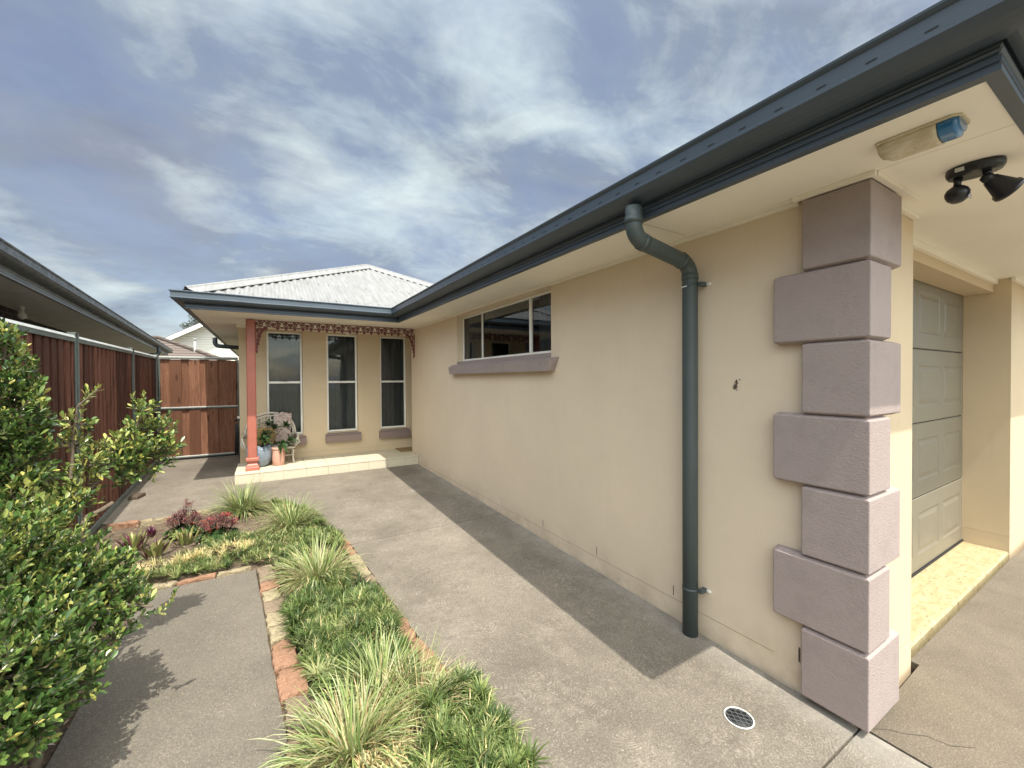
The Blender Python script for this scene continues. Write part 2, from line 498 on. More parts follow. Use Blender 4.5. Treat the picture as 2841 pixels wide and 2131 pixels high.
M['brick'] = brick_mat(); M['roof'] = roof_metal(); M['tileroof'] = tile_roof_mat((0.105, 0.080, 0.068), (0.16, 0.125, 0.108))
M['boards'] = board_mat(); M['soil'] = soil_mat(); M['blueglaze'] = blue_glaze(); M['yellow'] = yellow_slab()
M['glass'] = glass_mat('window_glass'); M['bluelens'] = blue_lens(); M['siren'] = siren_body(); M['curtain'] = curtain_mat(); M['throw'] = throw_mat()
M['cushion'] = simple('mustard_cushion', (0.34, 0.24, 0.10), 0.95, 0, 0.3, 25)
M['blind'] = simple('white_blind', (0.55, 0.53, 0.47), 0.8)
M['stoneA'] = stucco('orange_edging', (0.34, 0.195, 0.125), 1.0, 45, 0.02, 0.3, 0.8)
M['stoneB'] = stucco('straw_edging', (0.37, 0.31, 0.20), 1.0, 42, 0.022, 0.35, 0.8)
M['stoneC'] = stucco('brown_edging', (0.26, 0.20, 0.14), 1.0, 42, 0.022, 0.35, 0.8)
M['stoneD'] = stucco('grey_brown_debris', (0.10, 0.075, 0.055), 1.0, 60, 0.01)
M['barge'] = simple('white_barge', (0.74, 0.72, 0.68), 0.5)
SKY_OFF, BGS, SKY_FILL, SUNE, EXPO = 0.34, 0.15, 4.7, 3.7, 0.70


# ================================================================= SETTING
X0, X1 = 2.31, 40.0
b = MB()
N = 24
ys = [-60, -20, -5, 0, 0.8] + [0.8 + i * 0.9 for i in range(1, 13)] + [20, 40, 80, 200]
xs = [-200, -60, -20, -5, 0, 5, 20, 60, 200]
vs = [(x, y, gz(y) - 0.14) for y in ys for x in xs]
fs = [(j * len(xs) + i, j * len(xs) + i + 1, (j + 1) * len(xs) + i + 1, (j + 1) * len(xs) + i) for j in range(len(ys) - 1) for i in range(len(xs) - 1)]
b.add(vs, fs)
struct(b, 'ground', M['ground'], 'bare brown ground stretching away under the houses and paving', 'ground')

flat = lambda d: (lambda x, y: gz(y) + d)
base = lambda x, y: gz(y) - 0.13

# right edge of the garden bed = left edge of the swirl-finished path
EDGE = [(0.845, -1.2), (0.845, 1.43), (0.87, 1.5), (0.84, 1.92), (0.82, 2.12), (0.78, 2.45), (0.75, 2.81), (0.72, 3.19), (0.70, 3.62), (0.665, 4.05), (0.63, 4.33), (0.54, 4.78), (0.42, 5.35), (0.25, 5.78), (-0.05, 5.98), (-0.5, 5.92), (-0.91, 5.81), (-1.16, 5.80), (-1.415, 5.87)]


def wob(pts, step, amp, seed=0):
    """resample a plan outline and make it slightly uneven"""
    out = []
    for (xa, ya), (xb, yb) in zip(pts[:-1], pts[1:]):
        L = math.hypot(xb - xa, yb - ya); n = max(1, int(L / step))
        for k in range(n):
            t = k / n; x = xa + (xb - xa) * t; y = ya + (yb - ya) * t
            q = mnoise.noise(Vector((x * 9, y * 9, seed))) * amp
            nx, ny = -(yb - ya) / L, (xb - xa) / L
            out.append((x + nx * q, y + ny * q))
    out.append(pts[-1]); return out


lo = [p for p in EDGE if 0.75 < p[1] < 4.06]
e_low = wob([(0.845, 0.775)] + [p for p in EDGE if 1.4 < p[1] < 4.06], 0.05, 0.012)
b = MB()
b.poly([(2.288, 0.775), (2.288, 4.082)] + e_low[::-1], base, flat(0))
e_hi = wob([(0.665, 4.06)] + EDGE[10:], 0.05, 0.012)
b.poly([(2.288, 4.088), (2.288, 7.045), (-0.405, 7.045), (-0.405, 14.0), (-1.9, 14.0), (-1.62, 8.0), (-1.52, 5.95)] + e_hi[::-1], base, flat(0))
b.poly([(2.305, -4.0), (2.305, 0.765), (0.845, 0.765), (0.845, -4.0)], base, flat(0))
struct(b, 'path', M['concrete'], 'swirl-finished brown concrete path beside the long cream wall', 'path')

b = MB()
b.poly([(2.319, -9.0), (12.0, -9.0), (12.0, 0.80), (5.735, 0.80), (5.735, 0.812), (3.09, 0.812), (3.09, 0.772), (2.319, 0.757)], base, flat(0.0))
struct(b, 'driveway', M['drive'], 'plain brown concrete driveway in front of the garage door', 'driveway')

SL = [(0.065, 1.2), (0.065, 1.9), (0.06, 2.06), (0.04, 2.31), (0.0, 2.76), (-0.04, 3.33), (-0.09, 3.93)]
slab_r = wob([(0.065, -1.5)] + SL, 0.07, 0.006, 3)
b = MB()
b.poly(slab_r + [(-0.78, 3.925), (-0.78, -1.5)], base, flat(0.002))
struct(b, 'paving_slab', M['slab'], 'grey concrete slab between the shrub and the strip of grass tufts', 'paving')

# garden soil, a lumpy sheet
b = MB()
nx, ny = 46, 90
gx = [-1.62 + i * (2.62 / (nx - 1)) for i in range(nx)]; gy = [-1.5 + j * (7.75 / (ny - 1)) for j in range(ny)]
vs = []
for y in gy:
    for x in gx:
        h = mnoise.fractal(Vector((x * 5, y * 5, 0)), 1.0, 2.0, 4) * 0.012
        vs.append((x, y, gz(y) - 0.028 + h))
fs = []
for j in range(ny - 1):
    for i in range(nx - 1):
        a = j * nx + i; xm, ym = gx[i] + 0.03, gy[j] + 0.04
        if -0.72 < xm < -0.06 and ym < 3.84: continue
        fs.append((a, a + 1, a + nx + 1, a + nx))
b.add(vs, fs, smooth=True)
struct(b, 'garden_soil', M['soil'], 'dry brown mulchy soil of the garden bed by the fence', 'soil')

# ================================================================== HOUSE
H = thing('house', (2.30, 0.80, 0), 'single-storey cream rendered house with slate eaves, mauve corner blocks and garage', 'house')


def wall_panel(b, axis, p, out, u0, u1, z0, z1, holes, depth, mi=0):
    """outer skin of a wall with reveals. axis 'x': plane x=p, u=y. out = -1/+1 outward"""
    us = sorted(set([u0, u1] + [h[0] for h in holes] + [h[1] for h in holes]))
    zs = sorted(set([z0, z1] + [h[2] for h in holes] + [h[3] for h in holes]))
    P = (lambda u, z, d=0: (p - out * d, u, z)) if axis == 'x' else (lambda u, z, d=0: (u, p - out * d, z))
    inh = lambda u, z: any(h[0] < u < h[1] and h[2] < z < h[3] for h in holes)
    for i in range(len(us) - 1):
        for j in range(len(zs) - 1):
            if inh((us[i] + us[i + 1]) / 2, (zs[j] + zs[j + 1]) / 2): continue
            b.add([P(us[i], zs[j]), P(us[i + 1], zs[j]), P(us[i + 1], zs[j + 1]), P(us[i], zs[j + 1])], [(0, 1, 2, 3)], mi)
    for h in holes:
        a = [(h[0], h[2]), (h[1], h[2]), (h[1], h[3]), (h[0], h[3])]
        for k in range(4):
            q, r = a[k], a[(k + 1) % 4]
            b.add([P(*q), P(*r), P(*r, depth), P(*q, depth)], [(0, 1, 2, 3)], mi)


LW = (3.11, 5.31, 1.845, 2.47)      # long wall window opening
b = MB()
wall_panel(b, 'x', 2.30, -1, 0.80, 7.42, -0.12, 2.56, [LW], 0.16)
b.add([(2.30, 7.42, -0.1), (3.6, 7.42, -0.1), (3.6, 7.42, 2.56), (2.30, 7.42, 2.56)], [(0, 1, 2, 3)])
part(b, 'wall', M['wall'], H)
PW = [(0.01, 0.55, 0.665, 2.43), (0.93, 1.455, 0.665, 2.43), (1.86, 2.365, 0.665, 2.43)]
b = MB()
wall_panel(b, 'y', 7.95, -1, -0.37, 3.6, -0.05, 2.56, PW, 0.14)
b.add([(3.6, 7.42, -0.05), (3.6, 7.95, -0.05), (3.6, 7.95, 2.56), (3.6, 7.42, 2.56)], [(0, 1, 2, 3)])
b.add([(-0.37, 7.95, -0.1), (-0.37, 20, -0.1), (-0.37, 20, 2.56), (-0.37, 7.95, 2.56)], [(0, 1, 2, 3)])
b.add([(-0.37, 20, -0.1), (9.4, 20, -0.1), (9.4, 20, 2.56), (-0.37, 20, 2.56)], [(0, 1, 2, 3)])
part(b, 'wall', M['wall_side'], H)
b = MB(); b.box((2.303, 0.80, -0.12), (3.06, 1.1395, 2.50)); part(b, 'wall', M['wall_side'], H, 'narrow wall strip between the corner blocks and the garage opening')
b = MB()
b.box((5.73, 0.845, -0.12), (9.4, 1.3, 2.50)); b.box((9.1, 1.3, -0.12), (9.4, 20, 2.50))
b.box((3.062, 0.95, 2.362), (5.728, 1.135, 2.50))
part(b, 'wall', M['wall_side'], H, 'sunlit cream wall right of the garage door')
# dark inside of the house so that nothing shows through the panes
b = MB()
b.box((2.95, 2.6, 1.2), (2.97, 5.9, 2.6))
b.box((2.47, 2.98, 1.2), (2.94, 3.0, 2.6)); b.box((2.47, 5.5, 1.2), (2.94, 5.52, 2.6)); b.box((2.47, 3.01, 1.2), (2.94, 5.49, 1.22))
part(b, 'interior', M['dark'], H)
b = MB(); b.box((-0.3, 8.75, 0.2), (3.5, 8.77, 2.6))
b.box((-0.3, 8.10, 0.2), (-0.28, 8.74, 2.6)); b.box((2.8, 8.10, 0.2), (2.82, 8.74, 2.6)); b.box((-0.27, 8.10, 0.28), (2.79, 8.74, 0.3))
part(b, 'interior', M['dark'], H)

# thin joint above the slab course and weep holes
for lo_, hi_ in (((2.2985, 1.14, 0.138), (2.301, 7.05, 0.1415)), ((2.2985, 7.06, 0.30), (2.301, 7.41, 0.303)), ((-0.365, 7.9485, 0.345), (2.9, 7.951, 0.3485)),
                 ((2.62, 0.7985, 0.15), (3.055, 0.801, 0.153)), ((5.735, 0.8435, 0.15), (9, 0.846, 0.153)), ((5.7285, 0.85, 0.15), (5.731, 1.13, 0.153))):
    b = MB(); b.box(lo_, hi_); part(b, 'render_joint', M['mortar'], H)
for y, s_ in ((1.018, 1), (1.766, 0), (2.501, 0), (3.257, 0)):
    b = MB(); w = 0.0045
    if s_:
        b.bbox((2.2965, y - w, 0.155), (2.302, y + w, 0.232), 0.002)
        b.box((2.2955, y - w * 0.5, 0.162), (2.2964, y + w * 0.5, 0.225), 1)
        part(b, 'weep_vent', [M['weep'], M['slot']], H)
    else:
        b.bbox((2.2975, y - 0.002, 0.16), (2.302, y + 0.002, 0.225), 0.001)
        part(b, 'weep_vent', M['joint'], H)

# ---- quoin blocks around the corner
for i in range(7):
    z0 = 2.125 - 0.3475 * i; z1 = 2.102 - 0.3475 * (i - 1)
    if i == 0: z1 = 2.455
    wide = i % 2 == 1
    yE = 1.115 if wide else 0.985; xE = 2.475 if wide else 2.60
    full = [(2.302, yE + 0.015), (2.24, yE), (2.24, 0.72), (xE, 0.72), (xE + 0.015, 0.802), (2.33, 0.802), (2.33, yE + 0.015)]
    ins = [(2.302, yE + 0.001), (2.268, yE - 0.012), (2.268, 0.748), (xE - 0.012, 0.748), (xE + 0.001, 0.802), (2.33, 0.802), (2.33, yE + 0.001)]
    b = MB()
    zt = z1 + (0.0 if i == 0 else 0.0125)
    b.loft([[(x, y, z0 - 0.0125) for x, y in ins], [(x, y, z0) for x, y in full], [(x, y, z1) for x, y in full], [(x, y, zt) for x, y in ins]], cap=True)
    cbk = part(b, 'corner_block', M['quoin'], H)
    bv = cbk.modifiers.new('bevel', 'BEVEL'); bv.width = 0.0045; bv.segments = 2; bv.limit_method = 'ANGLE'

# ---- fascia and gutter swept round the eaves
PATH = [(9.6, 0.289), (1.80, 0.289), (1.82, 6.55), (-0.86, 6.55), (-0.86, 20.3)]


def nrm(a, b_):
    dx, dy = b_[0] - a[0], b_[1] - a[1]; L = math.hypot(dx, dy)
    return (-dy / L * 1.0, dx / L * 1.0)


NR = [nrm(PATH[i], PATH[i + 1]) for i in range(4)]


def off(i, o):
    """mitred offset of path vertex i"""
    if i == 0: n = NR[0]; return (PATH[0][0] + n[0] * o, PATH[0][1] + n[1] * o)
    if i == 4: n = NR[3]; return (PATH[4][0] + n[0] * o, PATH[4][1] + n[1] * o)
    a, c = NR[i - 1], NR[i]; d = 1 + a[0] * c[0] + a[1] * c[1]
    return (PATH[i][0] + (a[0] + c[0]) / d * o, PATH[i][1] + (a[1] + c[1]) / d * o)


def run(b, i, prof, zb=2.47, mi=0):
    rings = []
    for k in (i, i + 1):
        ring = []
        for o, z in prof:
            x, y = off(k, o); ring.append((x, y, zb + z + ez(y if k else 0.3)))
        rings.append(ring)
    # subdivide long runs so that they sag a hair like real gutters
    out = []
    n = 24
    for s in range(n + 1):
        t = s / n; dz = (mnoise.noise(Vector((t * 7, i * 3.1, 0))) * 0.004) if 0 < s < n else 0
        out.append([(p[0] + (q[0] - p[0]) * t, p[1] + (q[1] - p[1]) * t, p[2] + (q[2] - p[2]) * t + dz) for p, q in zip(rings[0], rings[1])])
    b.loft(out, mi)


FAS = [(-0.034, 0.0), (0.002, 0.0), (0.002, 0.018), (-0.004, 0.022), (-0.004, 0.026), (0.002, 0.028), (0.002, 0.044), (-0.005, 0.047), (-0.005, 0.051), (0.001, 0.054), (0.006, 0.060), (-0.003, 0.066), (0.003, 0.072), (0.0, 0.20), (-0.02, 0.20), (-0.02, 0.012), (-0.034, 0.012)]
GUT = [(0.004, 0.172), (0.004, 0.086), (0.012, 0.076), (0.035, 0.073), (0.062, 0.075), (0.086, 0.080), (0.106, 0.088), (0.120, 0.098), (0.128, 0.106), (0.133, 0.111), (0.133, 0.119), (0.127, 0.125), (0.126, 0.178), (0.132, 0.182), (0.139, 0.190), (0.140, 0.198), (0.134, 0.203), (0.126, 0.200), (0.122, 0.190), (0.120, 0.125), (0.112, 0.100), (0.088, 0.088), (0.035, 0.080), (0.010, 0.092), (0.008, 0.172)]
for i in range(4):
    b = MB(); run(b, i, FAS); part(b, 'fascia', M['gutter'], H)
    b = MB(); run(b, i, GUT)
    # slotted overflow holes along the front face
    a, c = off(i, 0.1268), off(i + 1, 0.1268)
    L = math.hypot(c[0] - a[0], c[1] - a[1]); ux, uy = (c[0] - a[0]) / L, (c[1] - a[1]) / L; nx_, ny_ = NR[i]
    t = 0.10
    while t < L - 0.1 and i in (0, 1):
        x, y = a[0] + ux * t, a[1] + uy * t; z = 2.47 + 0.134 + ez(y)
        h = 0.016
        vs = []
        for q in (-h, -h * 0.85, h * 0.85, h):
            for zz in ((0.003, 0.006) if abs(q) < h else (0.0045, 0.0045)):
                pass
        pts = [(-h, 0.0045), (-h * 0.86, 0.0012), (h * 0.86, 0.0012), (h, 0.0045), (h * 0.86, 0.0078), (-h * 0.86, 0.0078)]
        b.add([(x + ux * q + nx_ * 0.0006, y + uy * q + ny_ * 0.0006, z + w_) for q, w_ in pts], [(0, 1, 2, 3, 4, 5)], 1)
        t += 0.1385
    part(b, 'gutter', [M['gutter'], M['slot']], H)

# ---- soffit lining (butted sheets), mouldings, sheet joints
b = MB()
sf = lambda x, y: 2.474 + ez(y); st = lambda x, y: 2.490 + ez(y)
b.poly([(1.834, 0.323), (2.238, 0.323), (2.238, 6.6), (1.834, 6.6)], sf, st)
b.poly([(2.241, 0.323), (9.5, 0.323), (9.5, 0.95), (2.241, 0.95)], sf, st)
b.poly([(2.241, 0.952), (2.40, 0.952), (2.40, 6.6), (2.241, 6.6)], sf, st)
b.poly([(3.0, 0.952), (5.8, 0.952), (5.8, 1.3), (3.0, 1.3)], sf, st)
b.poly([(-0.825, 6.602), (3.7, 6.602), (3.7, 8.1), (-0.825, 8.1)], sf, st)
b.poly([(-0.825, 8.102), (-0.30, 8.102), (-0.30, 20.2), (-0.825, 20.2)], sf, st)
part(b, 'soffit', M['soffit'], H)
for yj in (1.628, 4.3):
    b = MB(); b.poly([(1.84, yj), (2.236, yj), (2.236, yj + 0.0025), (1.84, yj + 0.0025)], lambda x, y: sf(x, y) - 0.0012, lambda x, y: sf(x, y) - 0.0006)
    part(b, 'soffit_joint', M['mortar'], H)
b = MB()
md = lambda d: (lambda x, y: sf(x, y) - d)
b.poly([(2.278, 1.02), (2.299, 1.02), (2.299, 3.108), (2.278, 3.108)], md(0.022), md(0.001))
b.poly([(2.278, 5.312), (2.299, 5.312), (2.299, 7.4), (2.278, 7.4)], md(0.022), md(0.001))
b.poly([(2.278, 3.11), (2.299, 3.11), (2.299, 5.31), (2.278, 5.31)], md(0.016), md(0.001))
b.poly([(2.215, 0.70), (2.237, 0.70), (2.237, 1.018), (2.215, 1.018)], md(0.022), md(0.001))
b.poly([(2.24, 0.695), (2.74, 0.695), (2.74, 0.718), (2.24, 0.718)], md(0.022), md(0.001))
b.poly([(2.742, 0.775), (3.06, 0.775), (3.06, 0.798), (2.742, 0.798)], md(0.022), md(0.001))
b.poly([(3.062, 0.922), (5.726, 0.922), (5.726, 0.949), (3.062, 0.949)], md(0.045), md(0.001))
b.poly([(5.70, 0.818), (9.4, 0.818), (9.4, 0.843), (5.70, 0.843)], md(0.03), md(0.001))
b.poly([(-0.37, 7.925), (3.6, 7.925), (3.6, 7.949), (-0.37, 7.949)], md(0.06), md(0.001))
b.poly([(-0.395, 7.925), (-0.3715, 7.925), (-0.3715, 20), (-0.395, 20)], md(0.06), md(0.001))
part(b, 'moulding', M['mould'], H)

# ---- roof: corrugated hip over the porch wing, plain planes elsewhere
APX, APY, APZ = 1.92, 9.30, 4.06; TN = 0.4815
TL = 0.466
rz = lambda y: APZ - (APY - y) * TN
b = MB()
x = -0.93; dx = 0.105 / 7; vs = []; fs = []; col_prev = False; k = 0
while x < 3.16:
    ytop = APY - abs(x - APX) if x < APX else APY - (x - APX)
    ylo = 6.47 if x < 1.72 else 6.47 + (x - 1.72)
    if ytop > ylo:
        zc = 0.013 * math.cos(2 * PI * (x / 0.105))
        o = len(vs)
        for s in range(5):
            y = ylo + (ytop - ylo) * s / 4
            vs.append((x, y, rz(y) + zc))
        if col_prev:
            for s in range(4): fs.append((o - 5 + s, o + s, o + s + 1, o - 4 + s))
        col_prev = True
    x += dx
b.add(vs, fs, smooth=True)
# left, right and back slopes, long wing, garage front
b.add([(-0.93, 6.47, rz(6.47)), (APX, APY, APZ), (APX, 18, APZ), (-0.93, 20.4, rz(6.47))], [(0, 1, 2, 3)])
b.add([(APX, APY, APZ), (4.7, 6.52, rz(6.52)), (4.7, 18, rz(6.52)), (APX, 18, APZ)], [(0, 1, 2, 3)])
b.add([(-0.93, 20.4, 2.74), (APX, 18, APZ), (4.7, 18, 2.77)], [(0, 1, 2)])
lz = lambda q: 2.655 + q * TL
b.add([(1.675, 0.165, lz(0)), (1.70, 6.47, lz(0) + 0.045), (4.6, 9.4, lz(2.9) + 0.03), (4.6, 3.09, lz(2.925))], [(0, 1, 2, 3)])
b.add([(1.675, 0.165, lz(0)), (4.6, 3.09, lz(2.925)), (6.7, 3.09, lz(2.925)), (9.6, 0.165, lz(0))], [(0, 1, 2, 3)])
b.add([(4.6, 3.09, lz(2.925)), (6.7, 3.09, lz(2.925)), (6.7, 20, lz(2.925)), (4.6, 20, lz(2.925))], [(0, 1, 2, 3)])
b.add([(6.7, 3.09, lz(2.925)), (9.6, 0.165, lz(0)), (9.6, 20, lz(0)), (6.7, 20, lz(2.925))], [(0, 1, 2, 3)])
for s in range(4):
    for tt in range(26):
        x = -0.6 + tt * 0.152; y = 6.62 + s * 0.85
        if y < APY - abs(x - APX) - 0.2 and not (x > 1.72 and y < 6.6 + (x - 1.72)):
            b.tube([(x, y, rz(y) + 0.008), (x, y, rz(y) + 0.02)], 0.008, 6)
RF = part(b, 'roof', M['roof'], H)


def cap(b, p, q, w=0.13, lift=0.012, zs=1):
    """rolled ridge capping along p->q"""
    p, q = Vector(p), Vector(q); d = (q - p).normalized(); s = d.cross(Vector((0, 0, 1))).normalized(); up = s.cross(d).normalized()
    prof = [(-w, -0.055), (-w, -0.047), (-0.03, 0.010), (-0.022, 0.030), (0, 0.040), (0.022, 0.030), (0.03, 0.010), (w, -0.047), (w, -0.055)]
    b.loft([[tuple(c + s * o + up * (z + lift)) for o, z in prof] for c in (p, p + (q - p) * 0.5, q)], closed=False)


b = MB(); cap(b, (-0.84, 6.54, rz(6.54)), (APX, APY, APZ), 0.15, 0.024); part(b, 'ridge_cap', M['roof'], RF)
b = MB(); cap(b, (APX, APY, APZ), (4.7, 6.52, rz(6.52)), 0.12, 0.024); part(b, 'ridge_cap', M['roof'], RF)
b = MB(); cap(b, (APX, APY, APZ), (APX, 18, APZ), 0.12, 0.02); part(b, 'ridge_cap', M['roof'], RF)

# ---- long wall window
fr = 0.026
Y0, Y1, Z0, Z1 = 3.115, 5.305, 1.85, 2.466
FX0, FX1 = 2.384, 2.404
b = MB()
b.bbox((FX0, Y0, Z0), (FX1, Y1, Z0 + fr), 0.003); b.bbox((FX0, Y0, Z1 - fr), (FX1, Y1, Z1), 0.003)
b.bbox((FX0 + 0.001, Y0, Z0 + fr), (FX1, Y0 + fr, Z1 - fr), 0.003); b.bbox((FX0 + 0.001, Y1 - fr, Z0 + fr), (FX1, Y1, Z1 - fr), 0.003)
b.bbox((FX0 + 0.001, 4.695, Z0 + fr), (FX1, 4.72, Z1 - fr), 0.002); b.bbox((FX0 - 0.003, 3.565, Z0 + fr), (FX1, 3.605, Z1 - fr), 0.002)
b.box((FX0 - 0.001, Y0, Z0 - 0.004), (FX0 + 0.03, Y1, Z0 - 0.0005), 1)
W = part(b, 'window', [M['frame'], M['seal']], H, 'wide low white-framed window in the long wall')
for ya, yb in ((Y0 + fr, 3.565), (3.605, 4.695), (4.72, Y1 - fr)):
    b = MB(); b.add([(2.396, ya, Z0 + fr), (2.396, yb, Z0 + fr), (2.396, yb, Z1 - fr), (2.396, ya, Z1 - fr)], [(3, 2, 1, 0)])
    part(b, 'pane', M['glass'], W)
b = MB()
b.bbox((2.410, 3.62, 2.36), (2.43, 4.67, 2.44), 0.004)
part(b, 'roller_blind', M['blind'], W)
for (yA, yB) in ((3.14, 3.5), (4.8, 5.28)):
    b = MB(); n = 40
    b.add([(2.45 + 0.018 * math.sin(k * 1.1), yA + (yB - yA) * k / n, z) for z in (1.4, 2.46) for k in range(n + 1)], [(k, k + 1, n + 2 + k, n + 1 + k) for k in range(n)], smooth=True)
    part(b, 'curtain', M['curtain'], W)
b = MB()   # tapered sill
b.loft([[(2.298, 3.055, 1.675), (2.298, 5.43, 1.675), (2.298, 5.50, 1.80), (2.298, 2.985, 1.80)],
        [(2.225, 3.065, 1.672), (2.225, 5.42, 1.672), (2.218, 5.44, 1.765), (2.218, 3.03, 1.765)]])
b.add([(2.218, 3.03, 1.7655), (2.218, 5.44, 1.7655), (2.298, 5.50, 1.8005), (2.298, 2.985, 1.8005)], [(0, 1, 2, 3)])
b.add([(2.297, 3.112, 1.80), (2.297, 5.308, 1.80), (2.384, 5.308, 1.846), (2.384, 3.112, 1.846)], [(0, 1, 2, 3)])
b.box((2.2965, 3.111, 1.79), (2.2995, 5.309, 1.8445))
part(b, 'sill', M['quoin'], W)

# ---- three porch windows
for wi, (xa, xb, za, zb) in enumerate(PW):
    b = MB(); t = 0.030; ya, yb = 8.0, 8.05; zm = 1.565
    xa += 0.004; xb -= 0.004; za += 0.004; zb -= 0.004
    b.bbox((xa, ya, za), (xb, yb, za + t), 0.003); b.bbox((xa, ya, zb - t), (xb, yb, zb), 0.003)
    b.bbox((xa, ya + 0.001, za + t), (xa + t, yb, zb - t), 0.003); b.bbox((xb - t, ya + 0.001, za + t), (xb, yb, zb - t), 0.003)
    b.bbox((xa + t, ya + 0.006, zm - 0.018), (xb - t, yb, zm + 0.018), 0.003)
    xm = (xa + xb) / 2
    W = part(b, 'window', M['frame'], H)
    b = MB(); b.bbox((xm - 0.04, ya - 0.012, zm + 0.019), (xm + 0.04, ya + 0.02, zm + 0.028), 0.002); b.bbox((xm - 0.012, ya - 0.016, zm + 0.028), (xm + 0.012, ya + 0.01, zm + 0.045), 0.003)
    part(b, 'latch', M['black'], W)
    for z0_, z1_, y_ in ((za + t, zm - 0.018, 8.036), (zm + 0.018, zb - t, 8.022)):
        b = MB(); b.add([(xa + t, y_, z0_), (xb - t, y_, z0_), (xb - t, y_, z1_), (xa + t, y_, z1_)], [(0, 1, 2, 3)])
        part(b, 'pane', M['glass'], W)
    b = MB(); n = 60
    b.add([(xa - 0.03 + (xb - xa + 0.06) * k / n, 8.12 + 0.02 * math.sin(k * 0.62 + wi + 0.5 * math.sin(k * 0.2)) + 0.006 * math.sin(k * 1.9), z) for z in (0.45, 2.6) for k in range(n + 1)],
          [(k, k + 1, n + 2 + k, n + 1 + k) for k in range(n)], smooth=True)
    part(b, 'curtain', M['curtain'], W)
    b = MB()
    b.loft([[(xa - 0.035, 7.949, 0.495), (xb + 0.045, 7.949, 0.495), (xb + 0.045, 7.949, 0.64), (xa - 0.035, 7.949, 0.64)],
            [(xa - 0.035, 7.875, 0.492), (xb + 0.045, 7.875, 0.492), (xb + 0.045, 7.868, 0.605), (xa - 0.035, 7.868, 0.605)]])
    b.loft([[(xa - 0.002, 7.947, 0.63), (xb + 0.002, 7.947, 0.63), (xb + 0.002, 7.998, 0.668), (xa - 0.002, 7.998, 0.668)],
            [(xa - 0.002, 7.90, 0.622), (xb + 0.002, 7.90, 0.622), (xb + 0.002, 7.90, 0.640), (xa - 0.002, 7.90, 0.640)]])
    part(b, 'sill', M['sill'], W)

# ---- garage door
b = MB()
cols = [(3.23 + 0.637 * k, 3.76 + 0.637 * k) for k in range(4)]
for s in range(4):
    z0, z1 = 0.022 + 0.6 * s + 0.003, 0.022 + 0.6 * (s + 1) - 0.003
    holes = [(a, c, z0 + 0.125, z0 + 0.465) for a, c in cols]
    wall_panel(b, 'y', 1.14, -1, 2.95, 5.795, z0 + 0.006, z1 - 0.006, holes, 0.0)
    for zz, zq in ((z0 + 0.006, z0), (z1 - 0.006, z1)):
        b.add([(2.95, 1.14, zz), (5.795, 1.14, zz), (5.795, 1.148, zq), (2.95, 1.148, zq)], [(0, 1, 2, 3)])
    for a, c, e, f in holes:
        R = [(0, 0), (0.014, 0.006), (0.03, 0.006), (0.058, 0.0)]
        rings = [[(a + i, 1.14 + d, e + i), (c - i, 1.14 + d, e + i), (c - i, 1.14 + d, f - i), (a + i, 1.14 + d, f - i)] for i, d in R]
        b.loft(rings, cap=False); o = len(b.v) - 4
        b.f.append((o, o + 1, o + 2, o + 3)); b.m.append(0); b.smooth.append(False)
    # faint pressed ribs beside the panels
GD = part(b, 'garage_door', M['door'], H)
b = MB(); b.box((2.95, 1.15, 0.0), (5.83, 1.16, 2.5)); b.box((5.797, 1.125, 0.0), (5.829, 1.149, 2.42)); b.box((2.95, 1.13, 2.423), (5.79, 1.149, 2.47))
b.bbox((2.95, 1.128, 0.016), (5.79, 1.139, 0.03), 0.002)
part(b, 'door_seal', M['seal'], GD)
b = MB(); b.box((5.8, 1.13, -0.1), (5.84, 1.4, 2.5))
b = MB(); b.bbox((3.0, 0.847, -0.1), (5.7285, 1.6, 0.012), 0.012)
part(b, 'garage_threshold', M['yellow'], H, 'yellow stained concrete threshold under the garage door')

# ---- tiled porch step
b = MB()
b.box((-0.372, 7.075, -0.05), (3.59, 7.94, 0.250), 1)
b.box((-0.385, 7.068, -0.05), (2.296, 7.2, 0.249), 1)
tw = 0.3085
for r in range(3):
    ya = 7.055 + r * tw; yb = min(ya + tw - 0.004, 7.946)
    for c in range(-1, 13):
        xa = -0.40 + 0.0 + tw * (c + 0.0) + 0.31 - 0.31; xa = -0.399 + tw * c + tw
        xb = xa + tw - 0.004
        if ya > 7.3: pass
        xb2 = xb if ya + tw > 7.41 else min(xb, 2.297)
        if xa > xb2: continue
        if ya < 7.41 and yb > 7.41 and xa > 2.2: ya_ = 7.425
        else: ya_ = ya
        if ya_ < yb: b.bbox((xa, ya_, 0.235), (xb2, yb, 0.262 + 0.0006 * math.sin(c * 7 + r)), 0.003)
for c in range(0, 10):
    xa = -0.399 + tw * c; xb = min(xa + tw - 0.004, 2.296)
    if xa < xb: b.bbox((xa, 7.058, 0.02), (xb, 7.066, 0.2305), 0.002)
for k in range(3):
    ya = 7.07 + tw * k; b.bbox((-0.396, ya, 0.02), (-0.386, min(ya + tw - 0.004, 7.94), 0.2305), 0.002)
part(b, 'porch_step', [M['tile'], M['grout']], H)

# ---- porch post with moulded base
b = MB(); cx, cy = -0.185, 7.262; hw = 0.060


def sqring(h, z, ch=0.012):
    return [(cx - h + ch, cy - h, z), (cx + h - ch, cy - h, z), (cx + h, cy - h + ch, z), (cx + h, cy + h - ch, z), (cx + h - ch, cy + h, z), (cx - h + ch, cy + h, z), (cx - h, cy + h - ch, z), (cx - h, cy - h + ch, z)]


